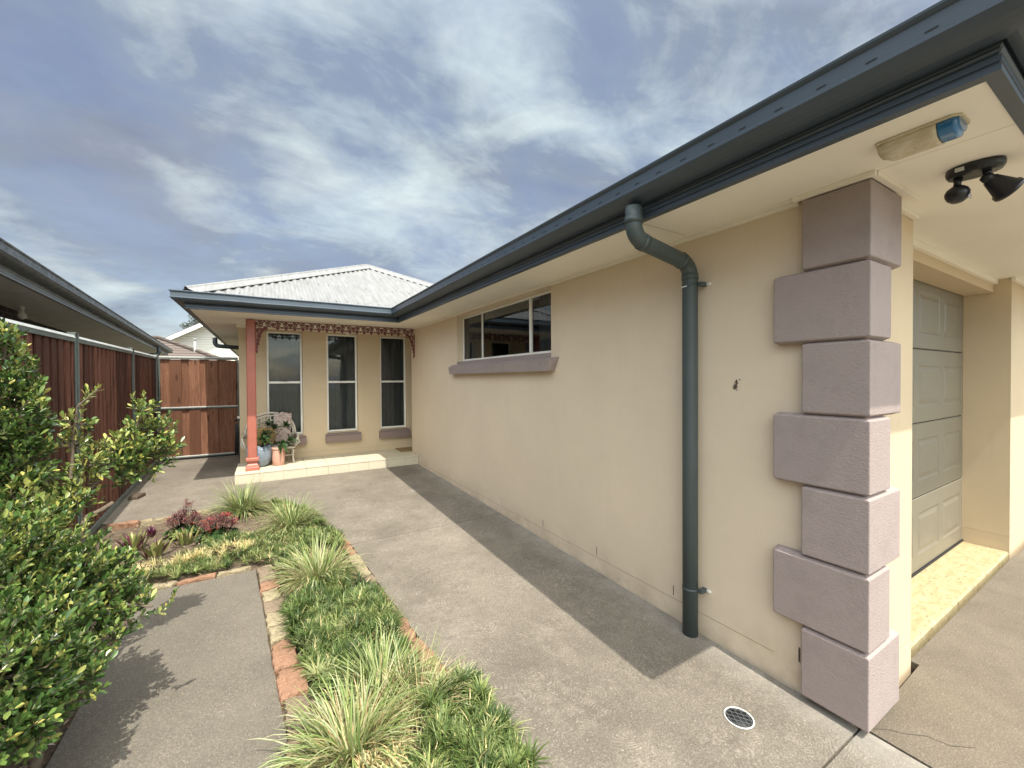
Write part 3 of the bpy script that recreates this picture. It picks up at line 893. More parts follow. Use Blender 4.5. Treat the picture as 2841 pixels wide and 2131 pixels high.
b.loft([sqring(hw, z) for z in (0.43, 1.3, 2.505)])
for sx in (-1, 1):   # raised strips give the face its two grooves
    b.box((cx + sx * 0.030 - 0.002, cy - hw - 0.0025, 0.47), (cx + sx * 0.030 + 0.002, cy - hw + 0.001, 2.45))
b.loft([sqring(h, z, 0.004) for h, z in ((0.088, 0.262), (0.088, 0.305), (0.083, 0.315), (0.074, 0.345), (0.062, 0.360), (0.062, 0.392), (0.080, 0.398), (0.084, 0.405), (0.084, 0.440), (0.080, 0.446), (0.062, 0.449))])
part(b, 'porch_post', M['post'], H)

# ---- cast lacework frieze and two corner brackets
FY = 7.215


def ring_pts(cx_, cz, r, a0=0, a1=2 * PI, n=14, k=1.0):
    return [(cx_ + r * math.cos(a0 + (a1 - a0) * i / n) * k, FY, cz + r * math.sin(a0 + (a1 - a0) * i / n)) for i in range(n + 1)]


b = MB(); R_ = 0.0080
b.bbox((-0.124, FY - 0.008, 2.494), (2.298, FY + 0.008, 2.506), 0.002)
b.bbox((-0.124, FY - 0.006, 2.408), (2.298, FY + 0.006, 2.416), 0.002)
n = 21; pitch = (2.298 + 0.124) / n
for k in range(n):
    c = -0.124 + pitch * (k + 0.5)
    s = 1 if k % 2 else -1
    b.tube(ring_pts(c, 2.455, 0.034), R_, 5, cap=False)
    b.tube([(c - s * 0.055, FY, 2.494), (c - s * 0.040, FY, 2.474), (c - s * 0.02, FY, 2.462), (c, FY, 2.468), (c + s * 0.012, FY, 2.454), (c, FY, 2.442), (c - s * 0.012, FY, 2.45)], [R_, R_, R_ * 1.3, R_ * 1.3, R_ * 1.5, R_ * 1.2, R_ * 1.8], 5)
    b.tube([(c + s * 0.057, FY, 2.416), (c + s * 0.045, FY, 2.437), (c + s * 0.055, FY, 2.458), (c + s * 0.046, FY, 2.472)], [R_, R_ * 1.3, R_ * 1.6, R_ * 2], 5)
    # leaf blob and drop
    b.loft([[(c - 0.012, FY - 0.004, 2.473), (c, FY - 0.004, 2.484), (c + 0.013, FY - 0.004, 2.471), (c, FY - 0.004, 2.463)], [(c - 0.012, FY + 0.004, 2.473), (c, FY + 0.004, 2.484), (c + 0.013, FY + 0.004, 2.471), (c, FY + 0.004, 2.463)]])
    if 1 < k < n - 2:
        for q, sc in ((0, 1.0), (pitch / 2, 0.5)):
            d = c + q
            pts = [(0, -0.052), (0.014, -0.032), (0.024, -0.020), (0.016, -0.008), (0.004, -0.004), (-0.004, -0.004), (-0.016, -0.008), (-0.024, -0.020), (-0.014, -0.032)]
            b.loft([[(d + p * sc, yy, 2.410 + z * sc) for p, z in pts] for yy in (FY - 0.004, FY + 0.004)])
        b.tube([(c - pitch / 2, FY, 2.408), (c - pitch / 4, FY, 2.396), (c, FY, 2.404), (c + pitch / 4, FY, 2.396), (c + pitch / 2, FY, 2.408)], R_ * 0.8, 5)
part(b, 'lace_frieze', M['fret'], H)
for sx, xo, hgt, wd in ((1, -0.124, 0.38, 0.14), (-1, 2.298, 0.40, 0.15)):
    b = MB(); X = lambda u: xo + sx * u
    zt = 2.408
    b.bbox((X(0), FY - 0.006, zt - hgt), (X(0.010), FY + 0.006, zt), 0.002)
    arc = [(X(0.012 + wd * (1 - math.cos(t)) * 0.98), FY, zt - hgt * (1 - math.sin(t)) + 0.0) for t in [PI / 2 * i / 16 for i in range(17)]]
    b.tube(arc, R_ * 1.1, 5)
    for (u, z, r) in ((0.055, -0.06, 0.042), (0.045, -0.14, 0.024), (0.125, -0.035, 0.026), (0.035, -0.20, 0.018), (0.030, -0.26, 0.014)):
        b.tube([(X(u + r * math.cos(a)), FY, zt + z + r * math.sin(a)) for a in [2 * PI * i / 12 for i in range(13)]], R_, 5, cap=False)
        b.tube([(X(u + r * 0.5 * math.cos(a)), FY, zt + z + r * 0.5 * math.sin(a)) for a in [4.2 * i / 8 for i in range(9)]], R_ * 1.3, 5)
    for i in range(2, 16):
        p = arc[i]; a = PI / 2 * i / 16
        dx_, dz_ = -math.sin(a) * -0.0 + math.cos(a) * 0.0, 0
        ox, oz = sx * 0.020 * math.sin(PI / 2 - a * 0.5), -0.020 * math.cos(PI / 2 - a * 0.9)
        b.tube([p, (p[0] + ox * 0.6, FY, p[2] + oz * 0.6 - 0.004), (p[0] + ox, FY, p[2] + oz - 0.002)], [R_, R_ * 2.2, R_ * 0.6], 5)
    b.tube([(X(0.012), FY, zt - hgt + 0.04), (X(0.02), FY, zt - hgt + 0.01), (X(0.012), FY, zt - hgt - 0.02), (X(0.004), FY, zt - hgt - 0.005)], R_ * 1.4, 5)
    part(b, 'lace_bracket', M['fret'], H)

# ---- downpipes
px, py = 2.238, 1.597; r = 0.045


def bend(a, c, d, n=6):
    """rounded corner a-c-d (quadratic)"""
    a, c, d = Vector(a), Vector(c), Vector(d)
    return [tuple(a * (1 - t) ** 2 + c * 2 * t * (1 - t) + d * t * t) for t in [i / n for i in range(n + 1)]]


b = MB(); gx_ = 1.728; gy_ = 1.578
P_ = [(gx_, gy_, 2.53), (gx_, gy_, 2.47)] + bend((gx_, gy_, 2.445), (gx_, gy_, 2.372), (gx_ + 0.075, gy_ + 0.004, 2.355)) + bend((px - 0.085, py - 0.004, 2.305), (px, py, 2.288), (px, py, 2.21)) + [(px, py, 1.2), (px, py, gz(py) - 0.01)]
b.tube(P_, r, 24)
for pa, pb in (((gx_, gy_, 2.475), (gx_, gy_, 2.44)), ((gx_ + 0.06, gy_ + 0.004, 2.359), (gx_ + 0.09, gy_ + 0.004, 2.351)), ((px - 0.10, py - 0.004, 2.309), (px - 0.07, py - 0.003, 2.300)), ((px, py, 2.235), (px, py, 2.20))):
    b.tube([pa, pb], r + 0.0035, 24)
DP = part(b, 'downpipe', M['pipe'], H, 'slate coloured downpipe on the long wall')
for z, wmat in ((2.165, 1), (0.30, 0)):
    b = MB()
    b.tube([(px, py, z - 0.008), (px, py, z + 0.008)], r + 0.002, 24)
    b.bbox((px + 0.005, py - r - 0.030, z - 0.012), (px + 0.060, py - r - 0.002, z + 0.012), 0.002)
    b.bbox((2.292, py - r - 0.055, z - 0.007), (2.2985, py - r - 0.028, z + 0.007), 0.001, 1)
    b.tube([(2.288, py - r - 0.047, z), (2.2985, py - r - 0.047, z)], 0.007, 10, 1)
    if wmat:
        rnd = random.Random(4)
        for q in range(26):
            a = PI * 0.62 + q * 0.055
            if rnd.random() < 0.75: b.bbox((px + (r + 0.003) * math.cos(a) - 0.002, py + (r + 0.003) * math.sin(a) - 0.002, z - 0.013 + rnd.random() * 0.002), (px + (r + 0.003) * math.cos(a) + 0.002, py + (r + 0.003) * math.sin(a) + 0.002, z - 0.009 + rnd.random() * 0.003), 0.0005, 1)
    part(b, 'pipe_bracket', [M['pipe'], M['frame']], DP)
b = MB()
sx_, sy_ = -0.93, 10.9
b.tube([(sx_, sy_, 2.53), (sx_, sy_, 2.45)] + bend((sx_, sy_, 2.44), (sx_, sy_, 2.36), (sx_ + 0.08, sy_, 2.35)) + [(-0.48, sy_, 2.33)] + bend((-0.47, sy_, 2.33), (-0.42, sy_, 2.32), (-0.42, sy_, 2.25)) + [(-0.42, sy_, 0.15)], 0.045, 14)
part(b, 'downpipe', M['pipe'], H, 'dark elbowed downpipe under the side eave behind the gate')

# ================================================ things fixed to the house
T = thing('alarm_siren', (2.035, 0.51, 2.474), 'yellowed oblong alarm siren with blue strobe end under the eave corner', 'alarm')


def siren_rings(y0, y1, w, d, r_end0, r_end1, n=12):
    rings = []
    L = y1 - y0
    for s in range(n + 1):
        t = s / n
        y = y0 + L * t
        e0 = min(1, t * L / r_end0) if r_end0 else 1; e1 = min(1, (1 - t) * L / r_end1) if r_end1 else 1
        k = math.sqrt(max(0.0, 1 - (1 - e0) ** 2)) * math.sqrt(max(0.0, 1 - (1 - e1) ** 2))
        k = max(k, 0.72); ww = w * (0.45 + 0.55 * k); dd = d * k
        rings.append([(2.035 - ww, y, 2.474), (2.035 - ww * 0.97, y, 2.474 - dd * 0.45), (2.035 - ww * 0.75, y, 2.474 - dd * 0.85), (2.035 - ww * 0.3, y, 2.474 - dd), (2.035 + ww * 0.3, y, 2.474 - dd), (2.035 + ww * 0.75, y, 2.474 - dd * 0.85), (2.035 + ww * 0.97, y, 2.474 - dd * 0.45), (2.035 + ww, y, 2.474)])
    return rings


b = MB(); b.loft(siren_rings(0.462, 0.622, 0.060, 0.056, 0.0, 0.03), smooth=True); part(b, 'housing', M['siren'], T)
b = MB(); b.loft(siren_rings(0.408, 0.460, 0.057, 0.053, 0.016, 0.0, 20), smooth=True); part(b, 'strobe_lens', M['bluelens'], T)
b = MB(); b.loft([[(2.035 + 0.064 * x_, 0.514 + 0.113 * y_, z) for x_, y_ in ((-1, -0.8), (-0.7, -1), (0.7, -1), (1, -0.8), (1, 0.9), (0.8, 1), (-0.8, 1), (-1, 0.9))] for z in (2.4735, 2.466)]); part(b, 'base_plate', M['siren'], T)

T = thing('security_light', (2.54, 0.475, 2.474), 'black twin-headed sensor floodlight hanging from the soffit near the garage', 'outdoor light')
cx, cy = 2.535, 0.475
b = MB()
el = lambda a, c, z, n=28: [(cx + a * math.cos(2 * PI * k / n), cy + c * math.sin(2 * PI * k / n), z) for k in range(n)]
b.loft([el(0.062, 0.085, 2.4735), el(0.064, 0.087, 2.462), el(0.062, 0.085, 2.450), el(0.056, 0.078, 2.438), el(0.04, 0.05, 2.435)], smooth=False)
part(b, 'mounting_plate', M['black'], T)
b = MB(); b.bbox((cx - 0.0635, cy + 0.018, 2.448), (cx - 0.0595, cy + 0.045, 2.464), 0.001); part(b, 'sticker', M['sticker'], T)
b = MB()   # sensor: neck and ball
b.tube([(cx - 0.01, cy + 0.045, 2.44), (cx - 0.012, cy + 0.047, 2.415), (cx - 0.006, cy + 0.05, 2.40)], [0.016, 0.012, 0.014], 12)
b.lathe([(0.0005, -0.038), (0.018, -0.035), (0.031, -0.024), (0.038, -0.008), (0.039, 0.006), (0.033, 0.020), (0.019, 0.031), (0.0005, 0.034)], (cx - 0.01, cy + 0.048, 2.372), 24)
SN = part(b, 'motion_sensor', M['black'], T)
b = MB(); b.bbox((cx - 0.014, cy + 0.012, 2.346), (cx + 0.022, cy + 0.018, 2.366), 0.003); part(b, 'lens', M['sensor'], SN)
b = MB()
d = unit((0.62, -0.52, -0.60)); p0 = Vector((cx - 0.005, cy - 0.035, 2.428))
b.tube([tuple(p0 + Vector((0, 0, 0.012))), tuple(p0 + Vector((0, 0, -0.014)))], [0.014, 0.012], 12)
q = p0 + Vector((0, 0, -0.020))
b.tube([tuple(q - d * 0.016), tuple(q - d * 0.012), tuple(q), tuple(q + d * 0.012), tuple(q + d * 0.014), tuple(q + d * 0.083), tuple(q + d * 0.084), tuple(q + d * 0.096), tuple(q + d * 0.096), tuple(q + d * 0.06)], [0.006, 0.018, 0.020, 0.020, 0.024, 0.044, 0.049, 0.050, 0.045, 0.028], 26)
part(b, 'lamp_head', M['black'], T)

T = thing('ceiling_bulb', (1.24, 7.62, 2.52), 'small white bare bulb hanging under the porch ceiling', 'light bulb')
b = MB(); b.lathe([(0.02, 0.0), (0.02, -0.035), (0.016, -0.06), (0.0005, -0.061)], (1.24, 7.62, 2.51), 14); part(b, 'lamp_holder', M['frame'], T)
b = MB(); b.lathe([(0.012, 0.0), (0.016, -0.015), (0.030, -0.045), (0.033, -0.062), (0.028, -0.080), (0.012, -0.092), (0.0005, -0.094)], (1.24, 7.62, 2.45), 16); part(b, 'bulb', M['bulb'], T)

# mud nest smudge on the wall
b = MB(); rnd = random.Random(5)
for k in range(60):
    y = 1.345 + rnd.gauss(0, 0.006); z = 1.556 + rnd.gauss(0, 0.011) - (y - 1.345) * 0.9; s = rnd.uniform(0.0015, 0.0042)
    b.lathe([(0.0003, -s), (s * 0.8, -s * 0.5), (s, 0), (s * 0.8, s * 0.5), (0.0003, s)], (2.2985, y, z), 7)
tag(b.build('mud_nest', M['stoneD'], None, (2.2985, 1.345, 1.556)), 'small brown mud wasp nest stuck on the cream wall between pipe and corner blocks', 'insect nest')

# ---- drain
T = thing('floor_drain', (1.88, 1.085, gz(1.085)), 'round metal floor drain set in the path near the corner blocks', 'drain')
b = MB(); c0 = (1.88, 1.085, gz(1.085))
b.lathe([(0.064, 0.001), (0.064, 0.005), (0.061, 0.006), (0.058, 0.005), (0.058, 0.001)], c0, 40); part(b, 'rim', M['grate_rim'], T)
b = MB(); b.lathe([(0.0005, 0.0012), (0.058, 0.0012), (0.058, 0.002), (0.0005, 0.002)], c0, 32); part(b, 'sump', M['slot'], T)
b = MB(); rr = 0.0575
for k in range(-6, 7):
    for a in (0.95, -0.95):
        ux, uy = math.cos(a), math.sin(a); nxx, nyy = -uy, ux; o = k * 0.0225
        if abs(o) >= rr: continue
        h = math.sqrt(rr * rr - o * o); w = 0.0013
        pc = [(c0[0] + nxx * (o + e) + ux * t, c0[1] + nyy * (o + e) + uy * t) for e, t in ((-w, -h), (w, -h), (w, h), (-w, h))]
        z_ = c0[2] + (0.0052 if a > 0 else 0.0056)
        b.loft([[(x, y, z_ - 0.003) for x, y in pc], [(x, y, z_) for x, y in pc]])
part(b, 'grille', M['grate'], T)


# ======================================================== FENCE AND GATE
fx = lambda y: -1.48 - 0.0450 * (y - 5.24)
ftop = lambda y: 2.018 + 0.0085 * (y - 5.24)
F = thing('fence', (fx(5.24), 5.24, 0), 'tall dark stained timber paling fence with grey steel posts on the left', 'fence')
posts = [0.50, 2.87, 5.24, 7.61, 9.66]
rnd = random.Random(11)
for k, y in enumerate(posts):
    b = MB(); x = fx(y); h = ftop(y) + 0.022
    for dx_, w, dy in ((0.0, 0.024, 0.030), ):
        b.bbox((x - 0.045, y - 0.034, gz(y) - 0.1), (x + 0.012, y - 0.026, h), 0.002)
        b.bbox((x - 0.045, y + 0.026, gz(y) - 0.1), (x + 0.012, y + 0.034, h), 0.002)
        b.bbox((x - 0.02, y - 0.0255, gz(y) - 0.1), (x - 0.012, y + 0.0255, h), 0.002)
        b.bbox((x - 0.046, y - 0.035, h), (x + 0.013, y + 0.035, h + 0.006), 0.002)
        b.bbox((x + 0.006, y - 0.046, gz(y) - 0.1), (x + 0.012, y - 0.0345, h), 0.002)
        b.bbox((x + 0.006, y + 0.0345, gz(y) - 0.1), (x + 0.012, y + 0.046, h), 0.002)
    part(b, 'post', M['fencepost'], F)


def skewbox(b, ya, yb, o0, o1, zlo, zhi, mi=0):
    """box following the fence line; zlo/zhi are functions of y"""
    v = []
    for y in (ya, yb):
        for o in (o0, o1):
            v += [(fx(y) + o, y, zlo(y)), (fx(y) + o, y, zhi(y))]
    b.add(v, [(0, 1, 3, 2), (4, 6, 7, 5), (0, 4, 5, 1), (2, 3, 7, 6), (1, 5, 7, 3), (0, 2, 6, 4)], mi)


for k in range(4):
    ya, yb = posts[k] + 0.036, posts[k + 1] - 0.036
    b = MB()
    skewbox(b, ya, yb, -0.030, 0.010, lambda y: ftop(y) - 0.060, lambda y: ftop(y) - 0.024)
    v = []
    for y in (ya, yb):
        for o, z in ((-0.034, -0.0235), (0.014, -0.0235), (0.002, 0.0), (-0.022, 0.0)): v.append((fx(y) + o, y, ftop(y) + z))
    b.add(v, [(0, 1, 5, 4), (1, 2, 6, 5), (2, 3, 7, 6), (3, 0, 4, 7), (3, 2, 1, 0), (4, 5, 6, 7)], 1)  # bevelled cap in the paler steel, its sunlit look painted in
    part(b, 'top_rail', [M['fencepost'], M['fencelit']], F)
    b = MB()
    skewbox(b, ya, yb, -0.030, 0.010, lambda y: gz(y) + 0.005, lambda y: gz(y) + 0.065)
    skewbox(b, ya, yb, -0.012, 0.016, lambda y: gz(y) + 0.065, lambda y: gz(y) + 0.070, 1)
    part(b, 'bottom_rail', [M['fencepost'], M['fencepost']], F)
    b = MB(); y = ya + 0.002; j = 0
    while y < yb - 0.02:
        w = min(0.098 + rnd.uniform(-0.004, 0.004), yb - 0.002 - y)
        o = -0.002 if j % 2 else -0.017
        o += rnd.uniform(-0.0015, 0.0015)
        skewbox(b, y, y + w, o - 0.012, o, lambda q: gz(q) + 0.066, lambda q: ftop(q) - 0.05)
        y += w * (0.80 if j % 2 else 0.78) + rnd.uniform(-0.002, 0.003); j += 1
    part(b, 'paling_panel', M['fencewood'], F)
    if k == 3:
        b = MB(); skewbox(b, ya, yb, 0.0, 0.022, lambda y: 1.09, lambda y: 1.125); part(b, 'middle_rail', M['fencepost'], F)

GY = 9.60
G = thing('gate', (-1.64, GY, gz(GY)), 'red-brown vertical board gate with grey steel rails at the end of the side passage', 'gate')
b = MB(); rnd = random.Random(3)
xx = -1.632; j = 0; ws = [0.14, 0.17, 0.13, 0.165, 0.15, 0.14, 0.15, 0.16, 0.13]
while xx < -0.50:
    w = min(ws[j % 9], -0.478 - xx)
    o = GY + (0.0 if j % 2 else 0.022)
    for z0, z1 in ((0.195, 1.075), (1.125, 2.0)):
        b.box((xx, o, z0), (xx + w, o + 0.012, z1 - (0.012 if j % 2 else 0.0)))
    xx += w - 0.010; j += 1
part(b, 'gate_boards', M['gatewood'], G)
b = MB()
b.bbox((-1.640, GY - 0.02, 2.004), (-0.464, GY + 0.03, 2.048), 0.003)
b.bbox((-1.632, GY - 0.02, 1.088), (-0.47, GY + 0.028, 1.118), 0.003)
b.bbox((-1.632, GY - 0.02, 0.178), (-0.47, GY + 0.028, 0.212), 0.003)
b.bbox((-0.474, GY - 0.018, 0.214), (-0.452, GY + 0.028, 2.002), 0.003)
b.bbox((-1.650, GY - 0.018, 0.214), (-1.634, GY + 0.028, 2.002), 0.003)
b.bbox((-1.64, GY - 0.024, 2.026), (-0.464, GY + 0.03, 2.053), 0.003, 1); b.bbox((-1.632, GY - 0.024, 1.103), (-0.47, GY + 0.02, 1.123), 0.003, 1); b.bbox((-1.632, GY - 0.024, 0.196), (-0.47, GY + 0.02, 0.216), 0.003, 1)  # pale strips paint the sunlit upper part of each gate rail
part(b, 'gate_frame', [M['fencepost'], M['fencelit']], G)
b = MB(); b.bbox((-1.632, GY - 0.01, 0.158), (-0.47, GY + 0.02, 0.177), 0.002); part(b, 'kick_rail', M['seal'], G)
b = MB(); b.bbox((-1.745, 9.50, 0), (-1.655, 9.57, 2.062), 0.003)
part(b, 'corner_post', M['fencepost'], G)
b = MB(); b.bbox((-0.448, GY - 0.02, 0.0), (-0.40, GY + 0.03, 2.07), 0.003); part(b, 'gate_post', M['fencepost'], G)

# tap and black hose by the gate
T = thing('hose_tap', (-0.41, 9.05, 0.15), 'black hose and pale tap fixed to the house wall just in front of the gate', 'tap')
b = MB(); b.tube([(-0.41, 9.05, 0.1), (-0.41, 9.05, 0.86)], 0.016, 8); b.tube([(-0.41, 9.05, 0.86), (-0.45, 9.05, 0.90), (-0.49, 9.05, 0.86)], 0.018, 8); part(b, 'standpipe', M['black'], T)
b = MB(); b.tube([(-0.43, 9.05, 0.90), (-0.43, 9.05, 0.945)], 0.03, 10); part(b, 'handle', M['frame'], T)
b = MB(); b.tube([(-0.47 + 0.02 * math.cos(t * 0.7), 9.03 + 0.10 * math.cos(t), 0.52 + 0.27 * math.sin(t)) for t in [i * 0.3 for i in range(64)]], 0.012, 6); part(b, 'hose', M['black'], T)

# ============================================================ NEIGHBOURS
nO = Vector((-1.81, 4.9, 0)); nd = Vector((-0.0781, 0.9969, 0)); nn = Vector((0.9969, 0.0781, 0))
NP = lambda a, t, z: tuple(nO + nn * a + nd * t + Vector((0, 0, z)))
NB = thing('neighbouring_house', NP(-0.9, 5, 0), 'neighbouring dark brick house with grey eaves and gutter behind the paling fence', 'house')
T0, T1 = -6.0, 15.0
b = MB(); b.loft([[NP(a, t, z) for a, z in ((-0.80, -0.1), (-0.80, 2.585), (-1.0, 2.585), (-1.0, -0.1))] for t in (T0, 3.4)])
b.loft([[NP(a, t, z) for a, z in ((-0.98, -0.1), (-0.98, 2.585), (-1.2, 2.585), (-1.2, -0.1))] for t in (3.4, 14.3)])
b.loft([[NP(a, t, z) for t, z in ((14.3, -0.1), (14.3, 2.585), (14.5, 2.585), (14.5, -0.1))] for a in (-0.98, -7)])
part(b, 'wall', M['brick'], NB)
b = MB()
b.loft([[NP(a, t, 2.60), NP(a, t, 2.585)] for a, t in ((-0.15, T0), (-0.15, T1 - 0.15))] , cap=False) if False else None
b.add([NP(-0.15, T0, 2.565), NP(-0.15, T1 - 0.15, 2.565), NP(-1.3, T1 - 0.15, 2.565), NP(-1.3, T0, 2.565)], [(0, 1, 2, 3)])
b.add([NP(-1.3, 14.2, 2.582), NP(-1.3, T1 - 0.15, 2.582), NP(-7, T1 - 0.15, 2.582), NP(-7, 14.2, 2.582)], [(0, 1, 2, 3)])
part(b, 'soffit', simple('grey_soffit', (0.66, 0.66, 0.66), 0.7), NB)  # even grey soffit colour


def nrun(b, prof, zb):
    pts = [(0, T0, (1, 0)), (0, T1, (1, 1)), (-7.2, T1, (0, 1))]
    rings = []
    for a, t, (sa, st_) in pts:
        rings.append([NP(a + (o - 0.14) * sa, t + (o - 0.14) * st_, zb + z) for o, z in prof])
    b.loft(rings)


b = MB(); nrun(b, FAS, 2.555); part(b, 'fascia', simple('grey_fascia', (0.24, 0.27, 0.29), 0.45), NB)
b = MB(); nrun(b, GUT, 2.565)
t = T0 + 5.8
while t < 9:
    p = [NP(-0.0132, t + q, 2.575 + w) for q, w in ((-0.019, 0.139), (0.019, 0.139), (0.019, 0.144), (-0.019, 0.144))]
    b.add(p, [(0, 1, 2, 3)], 1); t += 0.1385
part(b, 'gutter', [simple('weathered_grey_gutter', (0.105, 0.12, 0.13), 0.5, 0, 0.5, 14), M['slot']], NB)
b = MB()
zr = 2.755
b.add([NP(-0.02, T0, zr), NP(-0.02, T1, zr), NP(-4, T1 - 4, zr + 1.7), NP(-4, T0, zr + 1.7)], [(0, 1, 2, 3)])
b.add([NP(-0.02, T1, zr), NP(-8, T1, zr), NP(-4, T1 - 4, zr + 1.7)], [(0, 1, 2)])
b.add([NP(-8, T0, zr), NP(-8, T1, zr), NP(-4, T1 - 4, zr + 1.7), NP(-4, T0, zr + 1.7)], [(0, 1, 2, 3)])
part(b, 'roof', M['tileroof'], NB)
b = MB()
b.tube([NP(-0.07, 11.2, 2.62), NP(-0.07, 11.2, 2.50)] + bend(NP(-0.07, 11.2, 2.48), NP(-0.07, 11.2, 2.40), NP(-0.16, 11.2, 2.39)) + [NP(-0.85, 11.2, 2.36), NP(-0.92, 11.2, 2.3), NP(-0.92, 11.2, 0)], 0.048, 12)
part(b, 'downpipe', M['pipe'], NB)
b = MB()
b.loft([[NP(a, t, z) for a, z in ((-0.79, 1.3), (-0.79, 2.4), (-0.80, 2.4), (-0.80, 1.3))] for t in (0.6, 2.1)])
W = part(b, 'window', M['dark'], NB)
b = MB(); b.loft([[NP(a, t, z) for a, z in ((-0.975, 1.3), (-0.975, 2.45), (-0.985, 2.45), (-0.985, 1.3))] for t in (4.3, 5.3)]); part(b, 'window', M['dark'], NB)
T = thing('eave_bulb', NP(-0.5, 2.6, 2.58), 'white bulb hanging below the dark brick neighbour\'s eave above the fence', 'light bulb')
p = NP(-0.62, 2.85, 0)
b = MB(); b.lathe([(0.022, 0.0), (0.022, -0.05), (0.016, -0.075), (0.0005, -0.076)], (p[0], p[1], 2.581), 12); part(b, 'lamp_holder', M['frame'], T)
b = MB(); b.lathe([(0.014, 0.0), (0.02, -0.015), (0.042, -0.05), (0.046, -0.072), (0.036, -0.095), (0.014, -0.108), (0.0005, -0.11)], (p[0], p[1], 2.508), 14); part(b, 'bulb', M['bulb'], T)

TR = thing('tiled_roof_house', (-6, 27, 0), 'distant house with brown concrete tile hip roof beyond the gate', 'house')
b = MB()
b.add([(-14, 21.5, 1.55), (0.7, 21.5, 1.55), (-4.6, 27, 3.75), (-9, 27, 3.75)], [(0, 1, 2, 3)])
b.add([(0.7, 21.5, 1.55), (0.7, 32.5, 1.55), (-4.6, 27, 3.75)], [(0, 1, 2)])
b.add([(-14, 21.5, 1.55), (-9, 27, 3.75), (-14, 32.5, 1.55)], [(0, 1, 2)])
b.add([(-14, 32.5, 1.55), (-9, 27, 3.75), (-4.6, 27, 3.75), (0.7, 32.5, 1.55)], [(0, 1, 2, 3)])
RF2 = part(b, 'roof', M['tileroof'], TR)
b = MB(); b.tube([(0.7, 21.5, 1.58), (-4.6, 27, 3.79)], 0.10, 8); b.tube([(-4.6, 27, 3.79), (-9, 27, 3.79)], 0.10, 8); part(b, 'ridge_cap', M['tileroof'], RF2)
b = MB(); b.tube([(-2.95, 25.2, 2.6), (-2.95, 25.2, 3.62)], 0.055, 10); b.tube([(-2.95, 25.2, 3.60), (-2.95, 25.2, 3.66)], 0.085, 10); part(b, 'vent_pipe', simple('grey_vent', (0.4, 0.4, 0.38)), RF2)
b = MB(); b.box((-13.5, 22.1, -0.1), (0.1, 32, 1.55)); part(b, 'wall', M['brick'], TR)

GH = thing('weatherboard_house', (-1, 36, 0), 'white weatherboard gable-ended house beyond the brown tiled roof', 'house')
slope = 0.585
xr_, zr_ = -1.2, 6.75
gzf = lambda x: zr_ - abs(x - xr_) * slope
b = MB()
b.add([(-5.6, 35, 0), (3.2, 35, 0), (3.2, 35, gzf(3.2)), (xr_, 35, zr_), (-5.6, 35, gzf(-5.6))], [(0, 1, 2, 3, 4)])
b.add([(-5.6, 35, 0), (-5.6, 46, 0), (-5.6, 46, gzf(-5.6)), (-5.6, 35, gzf(-5.6))], [(0, 1, 2, 3)])
part(b, 'wall', M['boards'], GH)
b = MB()
for s in (-1, 1):
    xe = xr_ + s * 5.0
    b.loft([[(x, y, gzf(x) + dz) for y, dz in ((34.2, 0.10), (46.5, 0.10), (46.5, 0.22), (34.2, 0.22))] for x in (xr_, xe)])
RF3 = part(b, 'roof', simple('slate_grey_roof', (0.10, 0.10, 0.11), 0.6), GH)
b = MB()
for s in (-1, 1):
    xe = xr_ + s * 5.0
    b.loft([[(x, y, gzf(x) + dz) for y, dz in ((34.12, -0.12), (34.19, -0.12), (34.19, 0.16), (34.12, 0.16))] for x in (xr_ + s * 0.01, xe)])
part(b, 'barge_board', M['barge'], RF3)
b = MB()
for s in (-1, 1):
    xe = xr_ + s * 5.0
    b.add([(xr_, 34.2, zr_ + 0.09), (xe, 34.2, gzf(xe) + 0.09), (xe, 34.99, gzf(xe) + 0.09), (xr_, 34.99, zr_ + 0.09)], [(0, 1, 2, 3)])
part(b, 'gable_soffit', M['barge'], RF3)

# distant gum tree
T = thing('gum_tree', (-6.6, 60, 0), 'distant grey-green gum tree showing above the white gable', 'tree')
b = MB(); rnd = random.Random(8)
b.tube([(-6.4, 60, 0), (-6.5, 60, 3), (-6.3, 60.2, 6.2), (-6.5, 60, 8.0)], [0.22, 0.18, 0.12, 0.06], 8)
cl = [(-7.95, 60.0, 7.97, 0.47), (-7.25, 60.3, 8.25, 0.58), (-7.00, 60.0, 9.07, 0.63), (-6.30, 60.2, 9.57, 0.73), (-6.50, 60.0, 8.47, 0.63), (-5.60, 60.4, 9.35, 0.73), (-5.20, 59.8, 8.58, 0.73), (-6.00, 60.5, 10.12, 0.53), (-5.00, 60.0, 9.90, 0.53), (-5.90, 59.6, 7.81, 0.53)]
for x, y, z, r in cl: b.tube([(-6.4, 60.1, 6.2), ((x - 6.4) / 2, y, (z + 6.2) / 2), (x, y, z)], [0.07, 0.05, 0.02], 5)
part(b, 'trunk', M['bark'], T)
b = MB()
for x, y, z, r in cl:
    for k in range(int(420 * r * r) + 120):
        d = Vector((rnd.gauss(0, 1), rnd.gauss(0, 1), rnd.gauss(0, 0.7))).normalized() * r * rnd.random() ** 0.45
        p = Vector((x, y, z)) + d; u = unit((rnd.gauss(0, 1), rnd.gauss(0, 1), rnd.gauss(0, 1))); w = u.orthogonal().normalized()
        s = rnd.uniform(0.05, 0.11); g = rnd.uniform(0.6, 1.25)
        b.add([tuple(p - u * s), tuple(p + w * s * 0.45), tuple(p + u * s), tuple(p - w * s * 0.45)], [(0, 1, 2, 3)], 0, False, (0.085 * g, 0.10 * g, 0.062 * g, 1))
part(b, 'crown', M['treeleaf'], T)

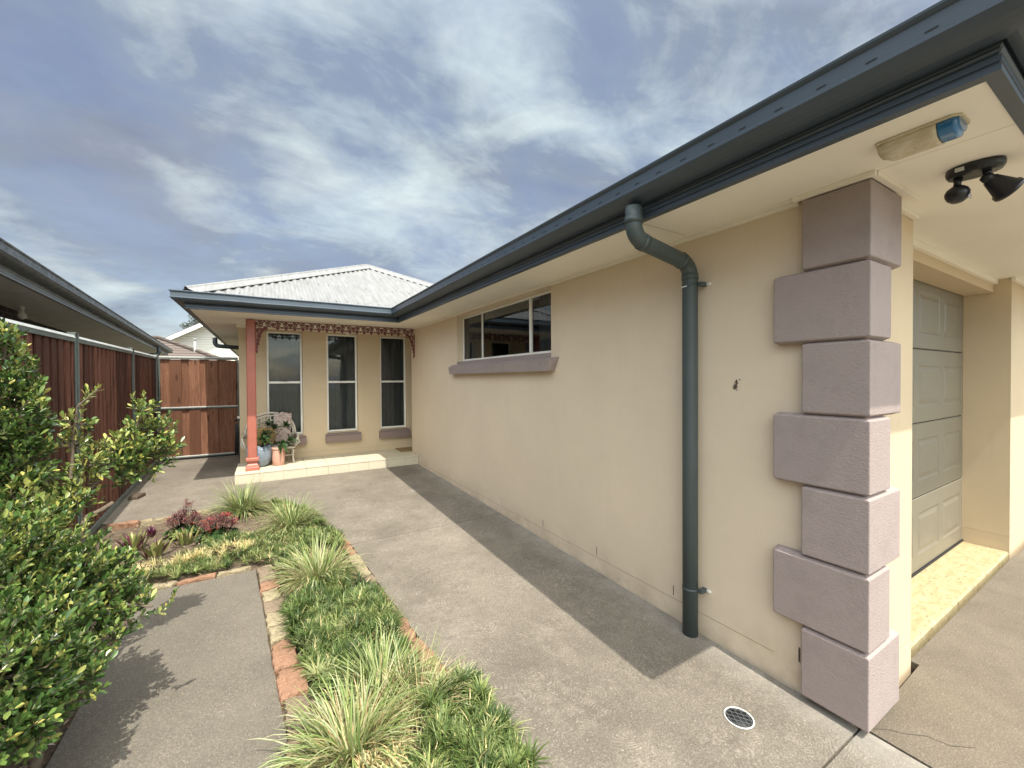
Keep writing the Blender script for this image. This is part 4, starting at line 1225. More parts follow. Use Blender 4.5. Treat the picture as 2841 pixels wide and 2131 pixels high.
# ======================================================= ON THE PORCH
PZ = 0.2628
T = thing('blue_planter', (-0.10, 7.50, PZ), 'large chipped blue-grey glazed planter behind the red post', 'plant pot')
b = MB(); n = 40; prof = [(0.085, 0.0), (0.105, 0.008), (0.145, 0.06), (0.168, 0.12), (0.176, 0.19), (0.172, 0.26), (0.163, 0.315), (0.160, 0.335)]
rings = []
rnd = random.Random(2)
rim = [max(-0.06, -0.004 + 0.010 * math.sin(3 * 2 * PI * k / n + 1) - (0.045 if k in (31, 32) else 0) - (0.02 if k in (24, 25) else 0)) for k in range(n)]
for r, z in prof + [(0.150, 0.335), (0.150, 0.25)]:
    rings.append([(-0.10 + r * math.cos(2 * PI * k / n), 7.50 + r * math.sin(2 * PI * k / n), PZ + z + (rim[k] if z > 0.33 else 0)) for k in range(n)])
b.loft(rings, smooth=True); part(b, 'pot_body', M['blueglaze'], T)
b = MB(); b.lathe([(0.0005, 0.262), (0.151, 0.262), (0.151, 0.27), (0.0005, 0.275)], (-0.10, 7.50, PZ), 24); part(b, 'potting_mix', M['soil_pot'], T)

T = thing('pink_planter', (0.158, 7.45, PZ), 'smaller plain pink round planter beside the blue one', 'plant pot')
b = MB(); b.lathe([(0.078, 0), (0.084, 0.006), (0.090, 0.10), (0.091, 0.23), (0.0885, 0.236), (0.0885, 0.243), (0.094, 0.247), (0.094, 0.285), (0.084, 0.285), (0.084, 0.24)], (0.158, 7.45, PZ), 36)
part(b, 'pot_body', M['pinkpot'], T)
b = MB(); b.lathe([(0.0005, 0.245), (0.085, 0.245), (0.085, 0.25), (0.0005, 0.252)], (0.158, 7.45, PZ), 20); part(b, 'potting_mix', M['soil_pot'], T)


def leaf(b, p, d, nrm_, L, Wd, col, fold=0.25, droop=0.0, mi=0, widest=0.58):
    """one folded leaf: base p, direction d, upper side nrm_"""
    d = Vector(d).normalized(); s = d.cross(Vector(nrm_))
    if s.length < 1e-4: s = d.orthogonal()
    s.normalize(); u = s.cross(d).normalized(); p = Vector(p)
    c = lambda t, e, h: tuple(p + d * (L * t) + s * (Wd * e) + u * (h * Wd) - Vector((0, 0, droop * L * t * t)))
    vs = [c(0, 0, 0), c(widest * 0.55, 0.36, fold * 0.36), c(widest * 0.55, 0, 0), c(widest * 0.55, -0.36, fold * 0.36),
          c(widest, 0.5, fold * 0.5), c(widest, 0, 0), c(widest, -0.5, fold * 0.5),
          c(0.86, 0.30, fold * 0.3), c(0.86, 0, 0), c(0.86, -0.30, fold * 0.3), c(1, 0, 0)]
    fs = [(0, 2, 1), (0, 3, 2), (1, 2, 5, 4), (2, 3, 6, 5), (4, 5, 8, 7), (5, 6, 9, 8), (7, 8, 10), (8, 9, 10)]
    b.add(vs, fs, mi, True, col)


def jit(rnd, c, a=0.2):
    g = 1 + rnd.uniform(-a, a)
    return (c[0] * g * (1 + rnd.uniform(-a, a) * 0.4), c[1] * g, c[2] * g * (1 + rnd.uniform(-a, a) * 0.4), 1)


def whorl(b, p, d, rnd, n=9, L=0.155, W_=0.045, col=(0.035, 0.075, 0.022)):
    d = unit(d); a0 = rnd.random() * 6
    e1 = d.orthogonal().normalized(); e2 = d.cross(e1)
    for k in range(n):
        a = a0 + k * 2.4; t = 0.30 + 0.5 * k / n
        dr = (e1 * math.cos(a) + e2 * math.sin(a)) * (1.15 - t) + d * t
        leaf(b, p, dr, d, L * rnd.uniform(0.75, 1.1), W_ * rnd.uniform(0.85, 1.1), jit(rnd, col, 0.3), 0.3, 0.35)


def potted(name, base_, stems, label, extra=None):
    T = thing(name, base_, label, 'potted plant'); rnd = random.Random(len(stems))
    b = MB()
    for pts in stems: b.tube([base_] + pts, [0.011] + [0.009] * (len(pts) - 1) + [0.005], 7)
    part(b, 'stem', M['bark'], T)
    b = MB()
    for pts in stems:
        p, q = Vector(pts[-1]), Vector(pts[-2] if len(pts) > 1 else base_)
        whorl(b, tuple(p), p - q, rnd, 12)
        whorl(b, tuple(p - (p - q).normalized() * 0.015), p - q, rnd, 5, 0.11)
        if extra and rnd.random() < 0.4:
            for k in range(6): leaf(b, tuple(p), (rnd.uniform(-1, 1), rnd.uniform(-1, 1), 0.8), (0, 0, 1), 0.05, 0.02, jit(rnd, extra, 0.2))
    part(b, 'foliage', M['leaf'], T)
    return T


potted('potted_plant', (-0.08, 7.50, PZ + 0.265), [[(-0.06, 7.45, 0.62), (-0.02, 7.42, 0.76)], [(0.0, 7.47, 0.66), (0.10, 7.45, 0.84)], [(-0.02, 7.52, 0.66), (0.02, 7.5, 0.90)], [(0.04, 7.45, 0.62), (0.24, 7.42, 0.87)], [(-0.14, 7.46, 0.60), (-0.06, 7.38, 0.70)]],
       'large plant with whorls of long dark leaves growing in the blue planter', (0.45, 0.18, 0.17))
potted('potted_plant', (0.158, 7.45, PZ + 0.25), [[(0.20, 7.42, 0.60), (0.29, 7.39, 0.655)], [(0.16, 7.44, 0.58), (0.19, 7.40, 0.60)]], 'small plant with drooping whorled leaves growing in the pink planter')

# cane love seat
T = thing('cane_armchair', (0.06, 7.72, PZ), 'white curved cane armchair under the left porch window', 'armchair')
C0 = Vector((0.06, 7.715, PZ)); P3 = lambda x, y, z: tuple(C0 + Vector((x, y, z)))
b = MB()
arch = []
for i in range(29):
    a = PI * i / 28; arch.append(P3(-0.36 * math.cos(a), 0.16 + 0.03 * math.sin(a), 0.42 + 0.38 * math.sin(a) ** 0.8))
b.tube(arch, 0.016, 8)
arch2 = [P3(-0.33 * math.cos(PI * i / 28), 0.165, 0.42 + 0.335 * math.sin(PI * i / 28) ** 0.8) for i in range(29)]
b.tube(arch2, 0.012, 7)
b.tube([P3(-0.28 * math.cos(PI * i / 20), 0.15, 0.42 + 0.26 * math.sin(PI * i / 20) ** 0.8) for i in range(21)], 0.008, 6)
for k in range(-7, 8):
    x = k * 0.045; zt_ = 0.42 + 0.335 * max(0, 1 - (x / 0.33) ** 2) ** 0.4
    b.tube([P3(x, 0.15, 0.40), P3(x * 1.02, 0.16, (0.40 + zt_) / 2), P3(x * 1.05 + 0.01 * (k % 2), 0.165, zt_)], 0.0085, 6)
part(b, 'backrest', M['cane'], T)
for sx in (-1, 1):
    b = MB()
    b.tube([P3(sx * 0.36, 0.16, 0.42), P3(sx * 0.39, 0.05, 0.435), P3(sx * 0.385, -0.12, 0.42), P3(sx * 0.36, -0.22, 0.36), P3(sx * 0.34, -0.24, 0.29)], 0.015, 8)
    b.tube([P3(sx * 0.32, 0.16, 0.27), P3(sx * 0.335, 0.0, 0.265), P3(sx * 0.33, -0.22, 0.265)], 0.012, 7)
    for k in range(11):
        y = 0.13 - k * 0.033; zt_ = 0.43 - 0.0006 * k * k
        b.tube([P3(sx * 0.375, y, zt_), P3(sx * 0.405, y, zt_ - 0.05), P3(sx * 0.385, y, 0.32), P3(sx * 0.33, y, 0.265)], 0.0085, 6)
    part(b, 'armrest', M['cane'], T)
b = MB()
b.bbox(P3(-0.32, -0.22, 0.262), P3(0.32, 0.17, 0.278), 0.006)
b.tube([P3(-0.33, -0.235, 0.26), P3(0.33, -0.235, 0.26)], 0.016, 8)
part(b, 'seat', M['cane'], T)
for sx, sy in ((-1, -1), (1, -1), (-1, 1), (1, 1)):
    b = MB(); b.tube([P3(sx * 0.27, sy * 0.17, 0.262), P3(sx * 0.315, sy * 0.19, 0.20), P3(sx * 0.30, sy * 0.2, 0.10), P3(sx * 0.32, sy * 0.21, 0.0)], [0.012, 0.014, 0.012, 0.013], 8)
    if sy < 0: b.tube([P3(sx * 0.30, -0.19, 0.13), P3(0, -0.19, 0.135)], 0.007, 6)
    part(b, 'leg', M['cane'], T)


def blob(name, c, r, mat, label, cat, seed=0, n1=18, n2=12, crease=0.12, tilt=0):
    b = MB(); rings = []
    for i in range(1, n2):
        ph = PI * i / n2; ring = []
        for k in range(n1):
            th = 2 * PI * k / n1
            d = Vector((math.sin(ph) * math.cos(th), math.sin(ph) * math.sin(th), math.cos(ph)))
            p = Vector([math.copysign(abs(q) ** 0.7, q) for q in d])
            w = 1 + crease * mnoise.noise(d * 3.2 + Vector((seed, 0, 0)))
            ring.append(tuple(Vector(c) + Matrix.Rotation(tilt, 3, 'X') @ Vector((p.x * r[0] * w, p.y * r[1] * w, p.z * r[2] * w))))
        rings.append(ring)
    b.loft(rings, smooth=True)
    return tag(b.build(name, mat, None, c), label, cat)


blob('cushion', (-0.03, 7.70, PZ + 0.43), (0.16, 0.05, 0.15), M['cushion'], 'mustard cushion leaning on the back of the cane armchair', 'cushion', 1, tilt=-0.25)
b = MB(); nu, nv = 34, 44; vs = []
for j in range(nv + 1):
    t = j / nv
    for i in range(nu + 1):
        s = i / nu; w = 0.13 - 0.02 * t
        x = 0.155 + (s - 0.5) * 2 * w + 0.05 * t + 0.015 * math.sin(t * 9)
        if t < 0.12: y, z = 0.20 - t * 0.3, 0.72 + t * 0.7
        elif t < 0.62: q = (t - 0.12) / 0.5; y, z = 0.155 - 0.10 * q, 0.80 - 0.44 * q
        else: q = (t - 0.62) / 0.38; y, z = 0.055 - 0.30 * q, 0.36 - 0.035 * q
        nz_ = mnoise.fractal(Vector((s * 4, t * 7, 2)), 1.0, 2.0, 3) * 0.035 + 0.012 * math.sin(s * 15 + t * 4)
        vs.append(P3(x, y - abs(nz_) * 0.8, z + nz_ * 0.7 - 0.03 * abs(s - 0.5)))
b.add(vs, [(j * (nu + 1) + i, j * (nu + 1) + i + 1, (j + 1) * (nu + 1) + i + 1, (j + 1) * (nu + 1) + i) for j in range(nv) for i in range(nu)], smooth=True)
tag(b.build('throw', M['throw'], None, P3(0.15, 0, 0.3)), 'crumpled pink and cream patterned throw draped over the cane armchair', 'blanket')

b = MB()
b.bbox((2.12, 7.53, 0.2632), (2.98, 7.92, 0.280), 0.005); tag(b.build('doormat', M['mat'], None, (2.5, 7.7, 0.263)), 'brown coir doormat at the right end of the porch', 'doormat')

# ============================================================= EDGING
rnd = random.Random(21)


def stone(cx_, cy_, L, W_, ang, mat, label, seed, zt_=0.03):
    b = MB(); z0 = -0.06; rings = []
    for z, k in ((z0, 1.0), (zt_ - 0.014, 1.0), (zt_ - 0.004, 0.97), (zt_, 0.90)):
        ring = []; m = 9
        pts = []
        for q in range(m): pts.append((-L / 2 + L * q / m, -W_ / 2))
        for q in range(4): pts.append((L / 2, -W_ / 2 + W_ * q / 4))
        for q in range(m): pts.append((L / 2 - L * q / m, W_ / 2))
        for q in range(4): pts.append((-L / 2, W_ / 2 - W_ * q / 4))
        for x, y in pts:
            w = mnoise.noise(Vector((x * 22 + seed * 7, y * 22, z * 8))) * 0.018
            rr_ = math.hypot(x / (L / 2), y / (W_ / 2)); cr = 1 - 0.05 * max(0, rr_ - 1.2)
            ring.append(((x * k * cr + w), (y * k * cr + w * 0.8), z + mnoise.noise(Vector((x * 20, y * 20, seed))) * (0.014 if z > 0 else 0)))
        rings.append(ring)
    b.loft(rings, smooth=False)
    # rough top: fan with noisy centre line
    top = rings[-1]; b.f.pop(); b.m.pop(); b.smooth.pop()
    n = len(top); o = len(b.v)
    inner = [(x * 0.55, y * 0.45, z + rnd.uniform(-0.008, 0.009)) for x, y, z in top]
    b.v.extend(inner); b.c.extend([(1, 1, 1, 1)] * n)
    for i in range(n):
        j = (i + 1) % n; b.f.append((o - n + i, o - n + j, o + j, o + i)); b.m.append(0); b.smooth.append(True)
    b.f.append(tuple(o + i for i in range(n))); b.m.append(0); b.smooth.append(True)
    ob = b.build('edging_stone', mat, None, (0, 0, 0))
    ob.location = (cx_, cy_, gz(cy_)); ob.rotation_euler = (0, 0, ang)
    return tag(ob, label, 'edging stone', 'rough stones edging the garden bed')


def edge_row(poly, side, Ws, lens, mats, lab, zt_=0.026):
    """lay stones along a plan polyline"""
    seg = []; tot = 0
    for p, q in zip(poly[:-1], poly[1:]):
        L = math.hypot(q[0] - p[0], q[1] - p[1]); seg.append((tot, L, p, q)); tot += L

    def at(s):
        for t0, L, p, q in seg:
            if s <= t0 + L or (t0, L, p, q) == seg[-1]:
                t = (s - t0) / L; return (p[0] + (q[0] - p[0]) * t, p[1] + (q[1] - p[1]) * t, math.atan2(q[1] - p[1], q[0] - p[0]))
    s = 0; k = 0; out = []
    while s < tot - 0.05:
        L = min(lens[k % len(lens)], tot - s); x, y, a = at(s + L / 2); w = Ws[k % len(Ws)]
        m, cname = mats[k % len(mats)]
        out.append((x - math.sin(a) * side * w / 2, y + math.cos(a) * side * w / 2, L - 0.012, w * rnd.uniform(0.9, 1.1), a + rnd.uniform(-0.07, 0.07), m, cname))
        s += L; k += 1
    N_ = ['first', 'second', 'third', 'fourth', 'fifth', 'sixth', 'seventh', 'eighth', 'ninth', 'tenth', 'eleventh', 'twelfth', 'thirteenth', 'fourteenth', 'fifteenth', 'sixteenth', 'seventeenth', 'eighteenth', 'nineteenth', 'twentieth']
    for i, (x, y, L, w, a, m, cname) in enumerate(out):
        stone(x, y, L, w, a, M[m], lab.format(c=cname, n=N_[i]), i * 3.7 + len(lab), zt_)


A_, B_, C_ = ('stoneA', 'orange'), ('stoneB', 'straw-coloured'), ('stoneC', 'brown')
sl_r = [(-0.085, 3.93), (-0.035, 3.33), (0.005, 2.76), (0.045, 2.31), (0.067, 2.0), (0.072, 1.2)]
edge_row(sl_r, 1, [0.115, 0.12, 0.11], [0.30, 0.16, 0.17, 0.17, 0.18, 0.17, 0.28, 0.24, 0.25], [C_, A_, B_, C_, B_, B_, A_, A_, C_], '{c} edging stone along the grey slab, {n} from its far corner')
edge_row([(-0.80, 3.935), (-0.10, 3.935)], 1, [0.06, 0.055], [0.20, 0.25, 0.24], [B_, A_, B_], '{c} edging stone across the far end of the grey slab, {n} from the shrub', 0.022)
ed = [(x - 0.012, y) for x, y in EDGE if 1.2 < y][:12]
ed[0] = (0.833, 1.25)
edge_row(ed, 1, [0.08, 0.09, 0.075], [0.22, 0.24, 0.23, 0.25, 0.23], [C_, B_, B_, A_, A_, A_, C_, A_], '{c} edging stone beside the swirl path, {n} from the near end', 0.022)
edge_row([(-0.55, 5.90), (-0.91, 5.80), (-1.16, 5.79), (-1.43, 5.86)], 1, [0.06], [0.30, 0.33, 0.27], [B_, B_, A_], '{c} edging stone at the back of the garden bed, {n} from the red succulents', 0.024)

b = MB(); rnd2 = random.Random(4)
for k, (w, d, h, ang) in enumerate(((0.10, 0.19, 0.045, 0.3),)):
    b.loft([[(-w / 2 * s, -d / 2 * s, z), (w / 2 * s, -d / 2 * s * 0.9, z), (w / 2 * s * 1.05, d / 2 * s * 0.95, z), (-w / 2 * s * 0.9, d / 2 * s, z)] for z, s in ((0, 1), (h * 0.8, 0.97), (h, 0.88))])
ob = b.build('brick_fragment', M['stoneD'], None, (0, 0, 0)); ob.location = (-1.43, 6.95, gz(6.95)); ob.rotation_euler = (0.04, 0.05, -0.25)
tag(ob, 'broken brown brick lying by the foot of the fence', 'brick')

# hairline crack running off the house corner
rnd = random.Random(9); b = MB()
pts = [(2.335, 0.745), (2.40, 0.70), (2.43, 0.655), (2.50, 0.60), (2.52, 0.53), (2.60, 0.47)]
for (xa, ya), (xb, yb) in zip(pts[:-1], pts[1:]):
    b.add([(xa - 0.0012, ya - 0.0012, 0.0015), (xb - 0.0009, yb - 0.0009, 0.0015), (xb + 0.0009, yb + 0.0009, 0.0015), (xa + 0.0012, ya + 0.0012, 0.0015)], [(0, 1, 2, 3)])
struct(b, 'pavement_crack', M['joint'], 'thin jagged crack in the driveway concrete near the house corner', 'crack')


# ============================================================== PLANTS
def blade(b, p, d, L, w, col, bend_=0.6, seg=4, tip=None, mi=0):
    """a curved tapering grass blade"""
    p = Vector(p); d = Vector(d).normalized()
    h = Vector((d.x, d.y, 0)); h = h.normalized() if h.length > 1e-4 else Vector((1, 0, 0))
    s = Vector((-h.y, h.x, 0)); vs = []; q = p.copy(); dd = d.copy()
    for i in range(seg):
        t = i / seg; ww = w * (1 - 0.75 * t * t) * 0.5
        vs += [tuple(q - s * ww), tuple(q + s * ww)]
        q = q + dd * (L / seg); dd = (dd + (h * 0.35 - Vector((0, 0, 1))) * (bend_ / seg) * (0.5 + t)).normalized()
    vs.append(tuple(q))
    fs = [(2 * i, 2 * i + 1, 2 * i + 3, 2 * i + 2) for i in range(seg - 1)] + [(2 * seg - 2, 2 * seg - 1, 2 * seg)]
    b.add(vs, fs, mi, True, col)


def pip(x, y, poly):
    r = False; j = len(poly) - 1
    for i in range(len(poly)):
        xi, yi = poly[i]; xj, yj = poly[j]
        if (yi > y) != (yj > y) and x < (xj - xi) * (y - yi) / (yj - yi) + xi: r = not r
        j = i
    return r


def tuft(c, n, L, label, seed, cols, spread=0.10, straw=0.25, w=0.0048, lean=(0, 0), bend_=1.0):
    rnd = random.Random(seed); cx_, cy_ = c; cz = gz(cy_) - 0.02
    T = MB()
    for k in range(n):
        a = rnd.random() * 2 * PI; rr_ = spread * rnd.random() ** 0.6
        out = rnd.random() ** 0.75
        el_ = 1.42 - out * 1.05 + rnd.uniform(-0.12, 0.12)
        a2 = a + rnd.uniform(-0.5, 0.5)
        d = Vector((math.cos(a2) * math.cos(el_) + lean[0], math.sin(a2) * math.cos(el_) + lean[1], math.sin(el_)))
        dead = rnd.random() < straw * (0.4 + out)
        LL = L * rnd.uniform(0.55, 1.1) * (0.8 if dead else 1)
        col = jit(rnd, rnd.choice([(0.60, 0.52, 0.31), (0.42, 0.31, 0.17), (0.55, 0.44, 0.24)]) if dead else rnd.choice(cols), 0.2)
        blade(T, (cx_ + math.cos(a) * rr_, cy_ + math.sin(a) * rr_, cz), d, LL, w * rnd.uniform(0.7, 1.2), col, bend_ * rnd.uniform(0.5, 1.3) * (0.4 + out), 5)
    ob = T.build('grass_tuft', M['grassblade'], None, (cx_, cy_, gz(cy_)))
    return tag(ob, label, 'ornamental grass', 'clumps of arching pale striped grass')


VAR = [(0.30, 0.36, 0.14), (0.40, 0.44, 0.22), (0.20, 0.28, 0.085), (0.50, 0.52, 0.30), (0.27, 0.33, 0.12)]
DRK = [(0.14, 0.20, 0.07), (0.22, 0.28, 0.10), (0.30, 0.34, 0.15)]
tuft((-0.24, 5.66), 560, 0.46, 'tall pale green grass clump nearest the porch step', 1, VAR[:3] + DRK, 0.08, 0.22, 0.0075, (0, 0), 1.5)
tuft((0.21, 4.86), 560, 0.40, 'pale grass clump second from the porch, by the path bend', 2, VAR[:3] + DRK, 0.10, 0.3, 0.0075, (0.0, 0), 1.9)
tuft((0.33, 3.52), 760, 0.37, 'cream and green striped grass clump beside the far corner of the grey slab', 3, VAR, 0.12, 0.35, 0.0075, (0, 0), 1.9)
tuft((0.49, 2.12), 620, 0.29, 'big green-hearted striped grass clump in the front of the bed', 4, VAR + DRK, 0.09, 0.15, 0.0078, (0.06, 0.08), 1.2)
tuft((0.29, 1.84), 1250, 0.29, 'sprawling dry straw-coloured grass clump spilling over the slab edging stones', 5, VAR, 0.16, 0.45, 0.0078, (-0.10, 0), 2.4)
tuft((0.62, 1.93), 420, 0.30, 'small dry straw grass clump between the big clump and the path', 6, VAR, 0.12, 0.8, 0.0045, (0.1, 0), 1.4)


def mondo(poly, n, L, label, seed, cols, cs=0.05, straw=None, w=0.0068, dome=0.05):
    rnd = random.Random(seed); b = MB()
    x0, x1 = min(p[0] for p in poly), max(p[0] for p in poly); y0, y1 = min(p[1] for p in poly), max(p[1] for p in poly)
    cl = []
    A = (x1 - x0) * (y1 - y0)
    for _ in range(int(A / (cs * cs) * 1.3)):
        x, y = rnd.uniform(x0, x1), rnd.uniform(y0, y1)
        if pip(x, y, poly): cl.append((x, y, rnd.random(), rnd.uniform(0.8, 1.2)))
    per = max(1, n // max(1, len(cl)))
    for x, y, q, g in cl:
        lx, ly = rnd.uniform(-0.25, 0.25), rnd.uniform(-0.25, 0.25); hp = rnd.uniform(0, 1)
        s_ = straw(x, y) if straw else 0.02
        hgt = 0.5 + 0.9 * mnoise.noise(Vector((x * 5, y * 5, seed)))
        if mnoise.noise(Vector((x * 9, y * 9, seed + 4))) < -0.42: continue
        for k in range(per):
            a = rnd.random() * 2 * PI; rr_ = cs * 0.3 * rnd.random(); el_ = rnd.uniform(0.25, 1.35)
            d = Vector((math.cos(a) * math.cos(el_) + lx, math.sin(a) * math.cos(el_) + ly, math.sin(el_)))
            dead = rnd.random() < s_
            c = (0.70, 0.58, 0.30) if dead else cols[int(q * len(cols)) % len(cols)]
            c = jit(rnd, tuple(v * g for v in c), 0.22)
            blade(b, (x + math.cos(a) * rr_, y + math.sin(a) * rr_, gz(y) - 0.02 + dome * (0.6 * hgt + 0.7 * hp)), d, L * rnd.uniform(0.6, 1.15), w * rnd.uniform(0.7, 1.2), c, 1.3 * rnd.uniform(0.5, 1.4), 3)
    ob = b.build('ground_cover', M['grassblade'], None, (0, 0, 0))
    return tag(ob, label, 'ground cover', None, 'stuff')


GRN = [(0.105, 0.158, 0.045), (0.16, 0.215, 0.066), (0.05, 0.088, 0.026), (0.27, 0.325, 0.115), (0.115, 0.168, 0.046), (0.34, 0.375, 0.17), (0.06, 0.105, 0.03)]
mondo([(0.10, 3.25), (0.60, 3.42), (0.66, 3.0), (0.69, 2.45), (0.62, 2.15), (0.25, 2.15), (0.17, 2.5), (0.10, 2.9)], 13500, 0.105, 'dense dark green mondo grass between the striped clumps', 31, GRN, 0.052)
mondo([(0.66, 1.95), (0.80, 1.98), (0.90, 1.80), (0.93, 1.55), (0.88, 1.2), (0.42, 1.2), (0.45, 1.62), (0.60, 1.72)], 10500, 0.105, 'dense dark green mondo grass at the near end of the bed', 32, GRN, 0.052)
mondo([(0.22, 1.75), (0.46, 1.70), (0.5, 1.2), (0.20, 1.2)], 3000, 0.08, 'dry straw and lime ground cover at the very front of the bed', 36, GRN, 0.05, lambda x, y: 0.75)
mondo([(-0.92, 4.06), (-0.10, 4.08), (0.03, 3.98), (0.10, 3.45), (0.22, 3.6), (0.42, 4.4), (0.05, 4.82), (-0.30, 4.78), (-0.70, 4.52), (-0.95, 4.40)], 13000, 0.072, 'low clipped band of mondo grass with sun-bleached straw middle behind the slab', 33, GRN,
      0.045, lambda x, y: max(0.05, 0.95 - abs((y - (4.40 + 0.16 * (x + 0.5))) / 0.16)) if x < -0.12 else 0.08, 0.005)
mondo([(0.28, 4.35), (0.52, 4.1), (0.55, 3.5), (0.60, 4.3), (0.50, 4.78), (0.42, 5.2), (0.20, 5.65), (0.05, 5.8), (0.08, 5.3), (0.30, 5.0)], 6000, 0.08, 'dark green mondo grass along the curved path edge near the porch', 34, GRN, 0.055)

# succulents with dusky red heads
for i, ((x, y), r, lab) in enumerate((((-0.72, 5.22), 0.15, 'taller dusky red flowering succulent, left one of the pair'), ((-0.42, 4.92), 0.16, 'rounder red flowering succulent with glossy green skirt, right one of the pair'))):
    rnd = random.Random(50 + i); z = gz(y) - 0.03
    T = thing('red_succulent', (x, y, gz(y)), lab, 'succulent', 'red flowering succulents in the bed')
    b = MB(); st_ = MB()
    for k in range(30):
        a = k * 2.4; rr_ = r * 0.92 * math.sqrt((k + 0.5) / 30); zz = z + 0.04 + 0.05 * (1 - rr_ / r)
        whorl(b, (x + rr_ * math.cos(a), y + rr_ * math.sin(a), zz), (math.cos(a) * 0.6, math.sin(a) * 0.6, 1), rnd, 9, 0.052, 0.034, (0.05, 0.10, 0.03) if k % 4 else (0.13, 0.17, 0.05))
    part(b, 'leaf_rosettes', M['flower'], T)
    b = MB()
    for k in range(105):
        a = rnd.random() * 6.28; rr_ = r * math.sqrt(rnd.random()) * 0.95
        zz = z + 0.13 + 0.09 * (1 - (rr_ / r) ** 2) + rnd.uniform(-0.03, 0.03) + (0.09 if i == 0 and rr_ < r * 0.5 and math.cos(a) > 0.1 else 0)
        p = Vector((x + rr_ * math.cos(a), y + rr_ * math.sin(a), zz))
        st_.tube([(x + rr_ * 0.6 * math.cos(a), y + rr_ * 0.6 * math.sin(a), z + 0.06), tuple(p)], 0.0012, 4)
        red = rnd.random() < (0.12 if i == 0 else 0.22)
        for m_ in range(26):
            d = unit((rnd.gauss(0, 1), rnd.gauss(0, 1), rnd.gauss(0.5, 0.8))); s_ = rnd.uniform(0.006, 0.028)
            leaf(b, tuple(p + d * s_), d, (0, 0, 1), 0.013, 0.007, jit(rnd, (0.42, 0.05, 0.04) if red and rnd.random() < 0.6 else rnd.choice([(0.15, 0.055, 0.06), (0.21, 0.10, 0.095), (0.10, 0.035, 0.045), (0.27, 0.16, 0.14)]), 0.3))
    part(b, 'flower_heads', M['flower'], T); part(st_, 'stalks', M['flower'], T)
    at = None

for i, (x, y, sc, lab) in enumerate(((-1.05, 4.97, 1.0, 'purple-backed sword-leaved plant nearest the fence'), (-0.86, 4.70, 1.0, 'purple-backed sword-leaved plant touching the straw-topped mondo grass'), (-0.66, 4.90, 0.95, 'green sword-leaved plant in front of the red succulents'), (-0.99, 5.32, 0.55, 'tiny dark sword-leaved plant near the back edging stones'))):
    rnd = random.Random(70 + i); b = MB()
    for k in range(26):
        a = rnd.random() * 6.28; el_ = rnd.uniform(0.9, 1.5); rr_ = rnd.random() * 0.07 * sc
        purple = rnd.random() < (0.25 if i != 2 else 0.08) or i == 3
        c = rnd.choice([(0.15, 0.035, 0.065), (0.11, 0.03, 0.06)]) if purple else rnd.choice([(0.27, 0.28, 0.10), (0.19, 0.23, 0.075), (0.34, 0.33, 0.13)])
        leaf(b, (x + rr_ * math.cos(a), y + rr_ * math.sin(a), gz(y) - 0.02), (math.cos(a) * math.cos(el_), math.sin(a) * math.cos(el_), math.sin(el_)), (-math.cos(a), -math.sin(a), 0.6), 0.19 * sc * rnd.uniform(0.6, 1.05), 0.036 * sc, jit(rnd, c, 0.2), 0.5, 0.05, widest=0.42)
    tag(b.build('sword_leaf_plant', M['rhoeo'], None, (x, y, gz(y))), lab, 'plant', 'sword-leaved bedding plants')

# ---- leafy shrubs
LEAFC = [(0.070, 0.130, 0.030), (0.115, 0.19, 0.045), (0.04, 0.085, 0.022), (0.17, 0.25, 0.065), (0.08, 0.145, 0.034), (0.05, 0.10, 0.026)]
YEL = [(0.26, 0.30, 0.08), (0.33, 0.36, 0.11), (0.19, 0.25, 0.06), (0.42, 0.41, 0.11)]


def twig(fo, st_, p, d, L, rnd, cols, sun=0.0, ls=0.035, n=None):
    p = Vector(p); d = unit(d); pts = [p.copy()]; q = p.copy(); dd = d.copy()
    for i in range(3):
        dd = (dd + Vector((rnd.gauss(0, 0.12), rnd.gauss(0, 0.12), 0.10 + rnd.gauss(0, 0.08)))).normalized(); q = q + dd * L / 3; pts.append(q.copy())
    st_.tube([tuple(v) for v in pts], [0.0022, 0.0018, 0.0014, 0.001], 4, cap=False)
    n = n or int(L / 0.0072)
    a = rnd.random() * 6
    for k in range(n):
        t = (k + 0.5) / n; i = min(2, int(t * 3)); pos = pts[i].lerp(pts[i + 1], t * 3 - i); ax = (pts[i + 1] - pts[i]).normalized()
        e1 = ax.orthogonal().normalized(); e2 = ax.cross(e1); a += 2.4
        rad = e1 * math.cos(a) + e2 * math.sin(a); sp = 1.15 - 0.75 * t
        dr = ax * math.cos(sp) + rad * math.sin(sp) + Vector((0, 0, 0.12))
        c = rnd.choice(YEL if rnd.random() < sun + 0.06 else cols)
        leaf(fo, tuple(pos), dr, ax + Vector((0, 0, 0.5)), ls * rnd.uniform(0.5, 1.25), ls * 0.43 * rnd.uniform(0.85, 1.1), jit(rnd, c, 0.22), 0.30, 0.0, widest=0.66)


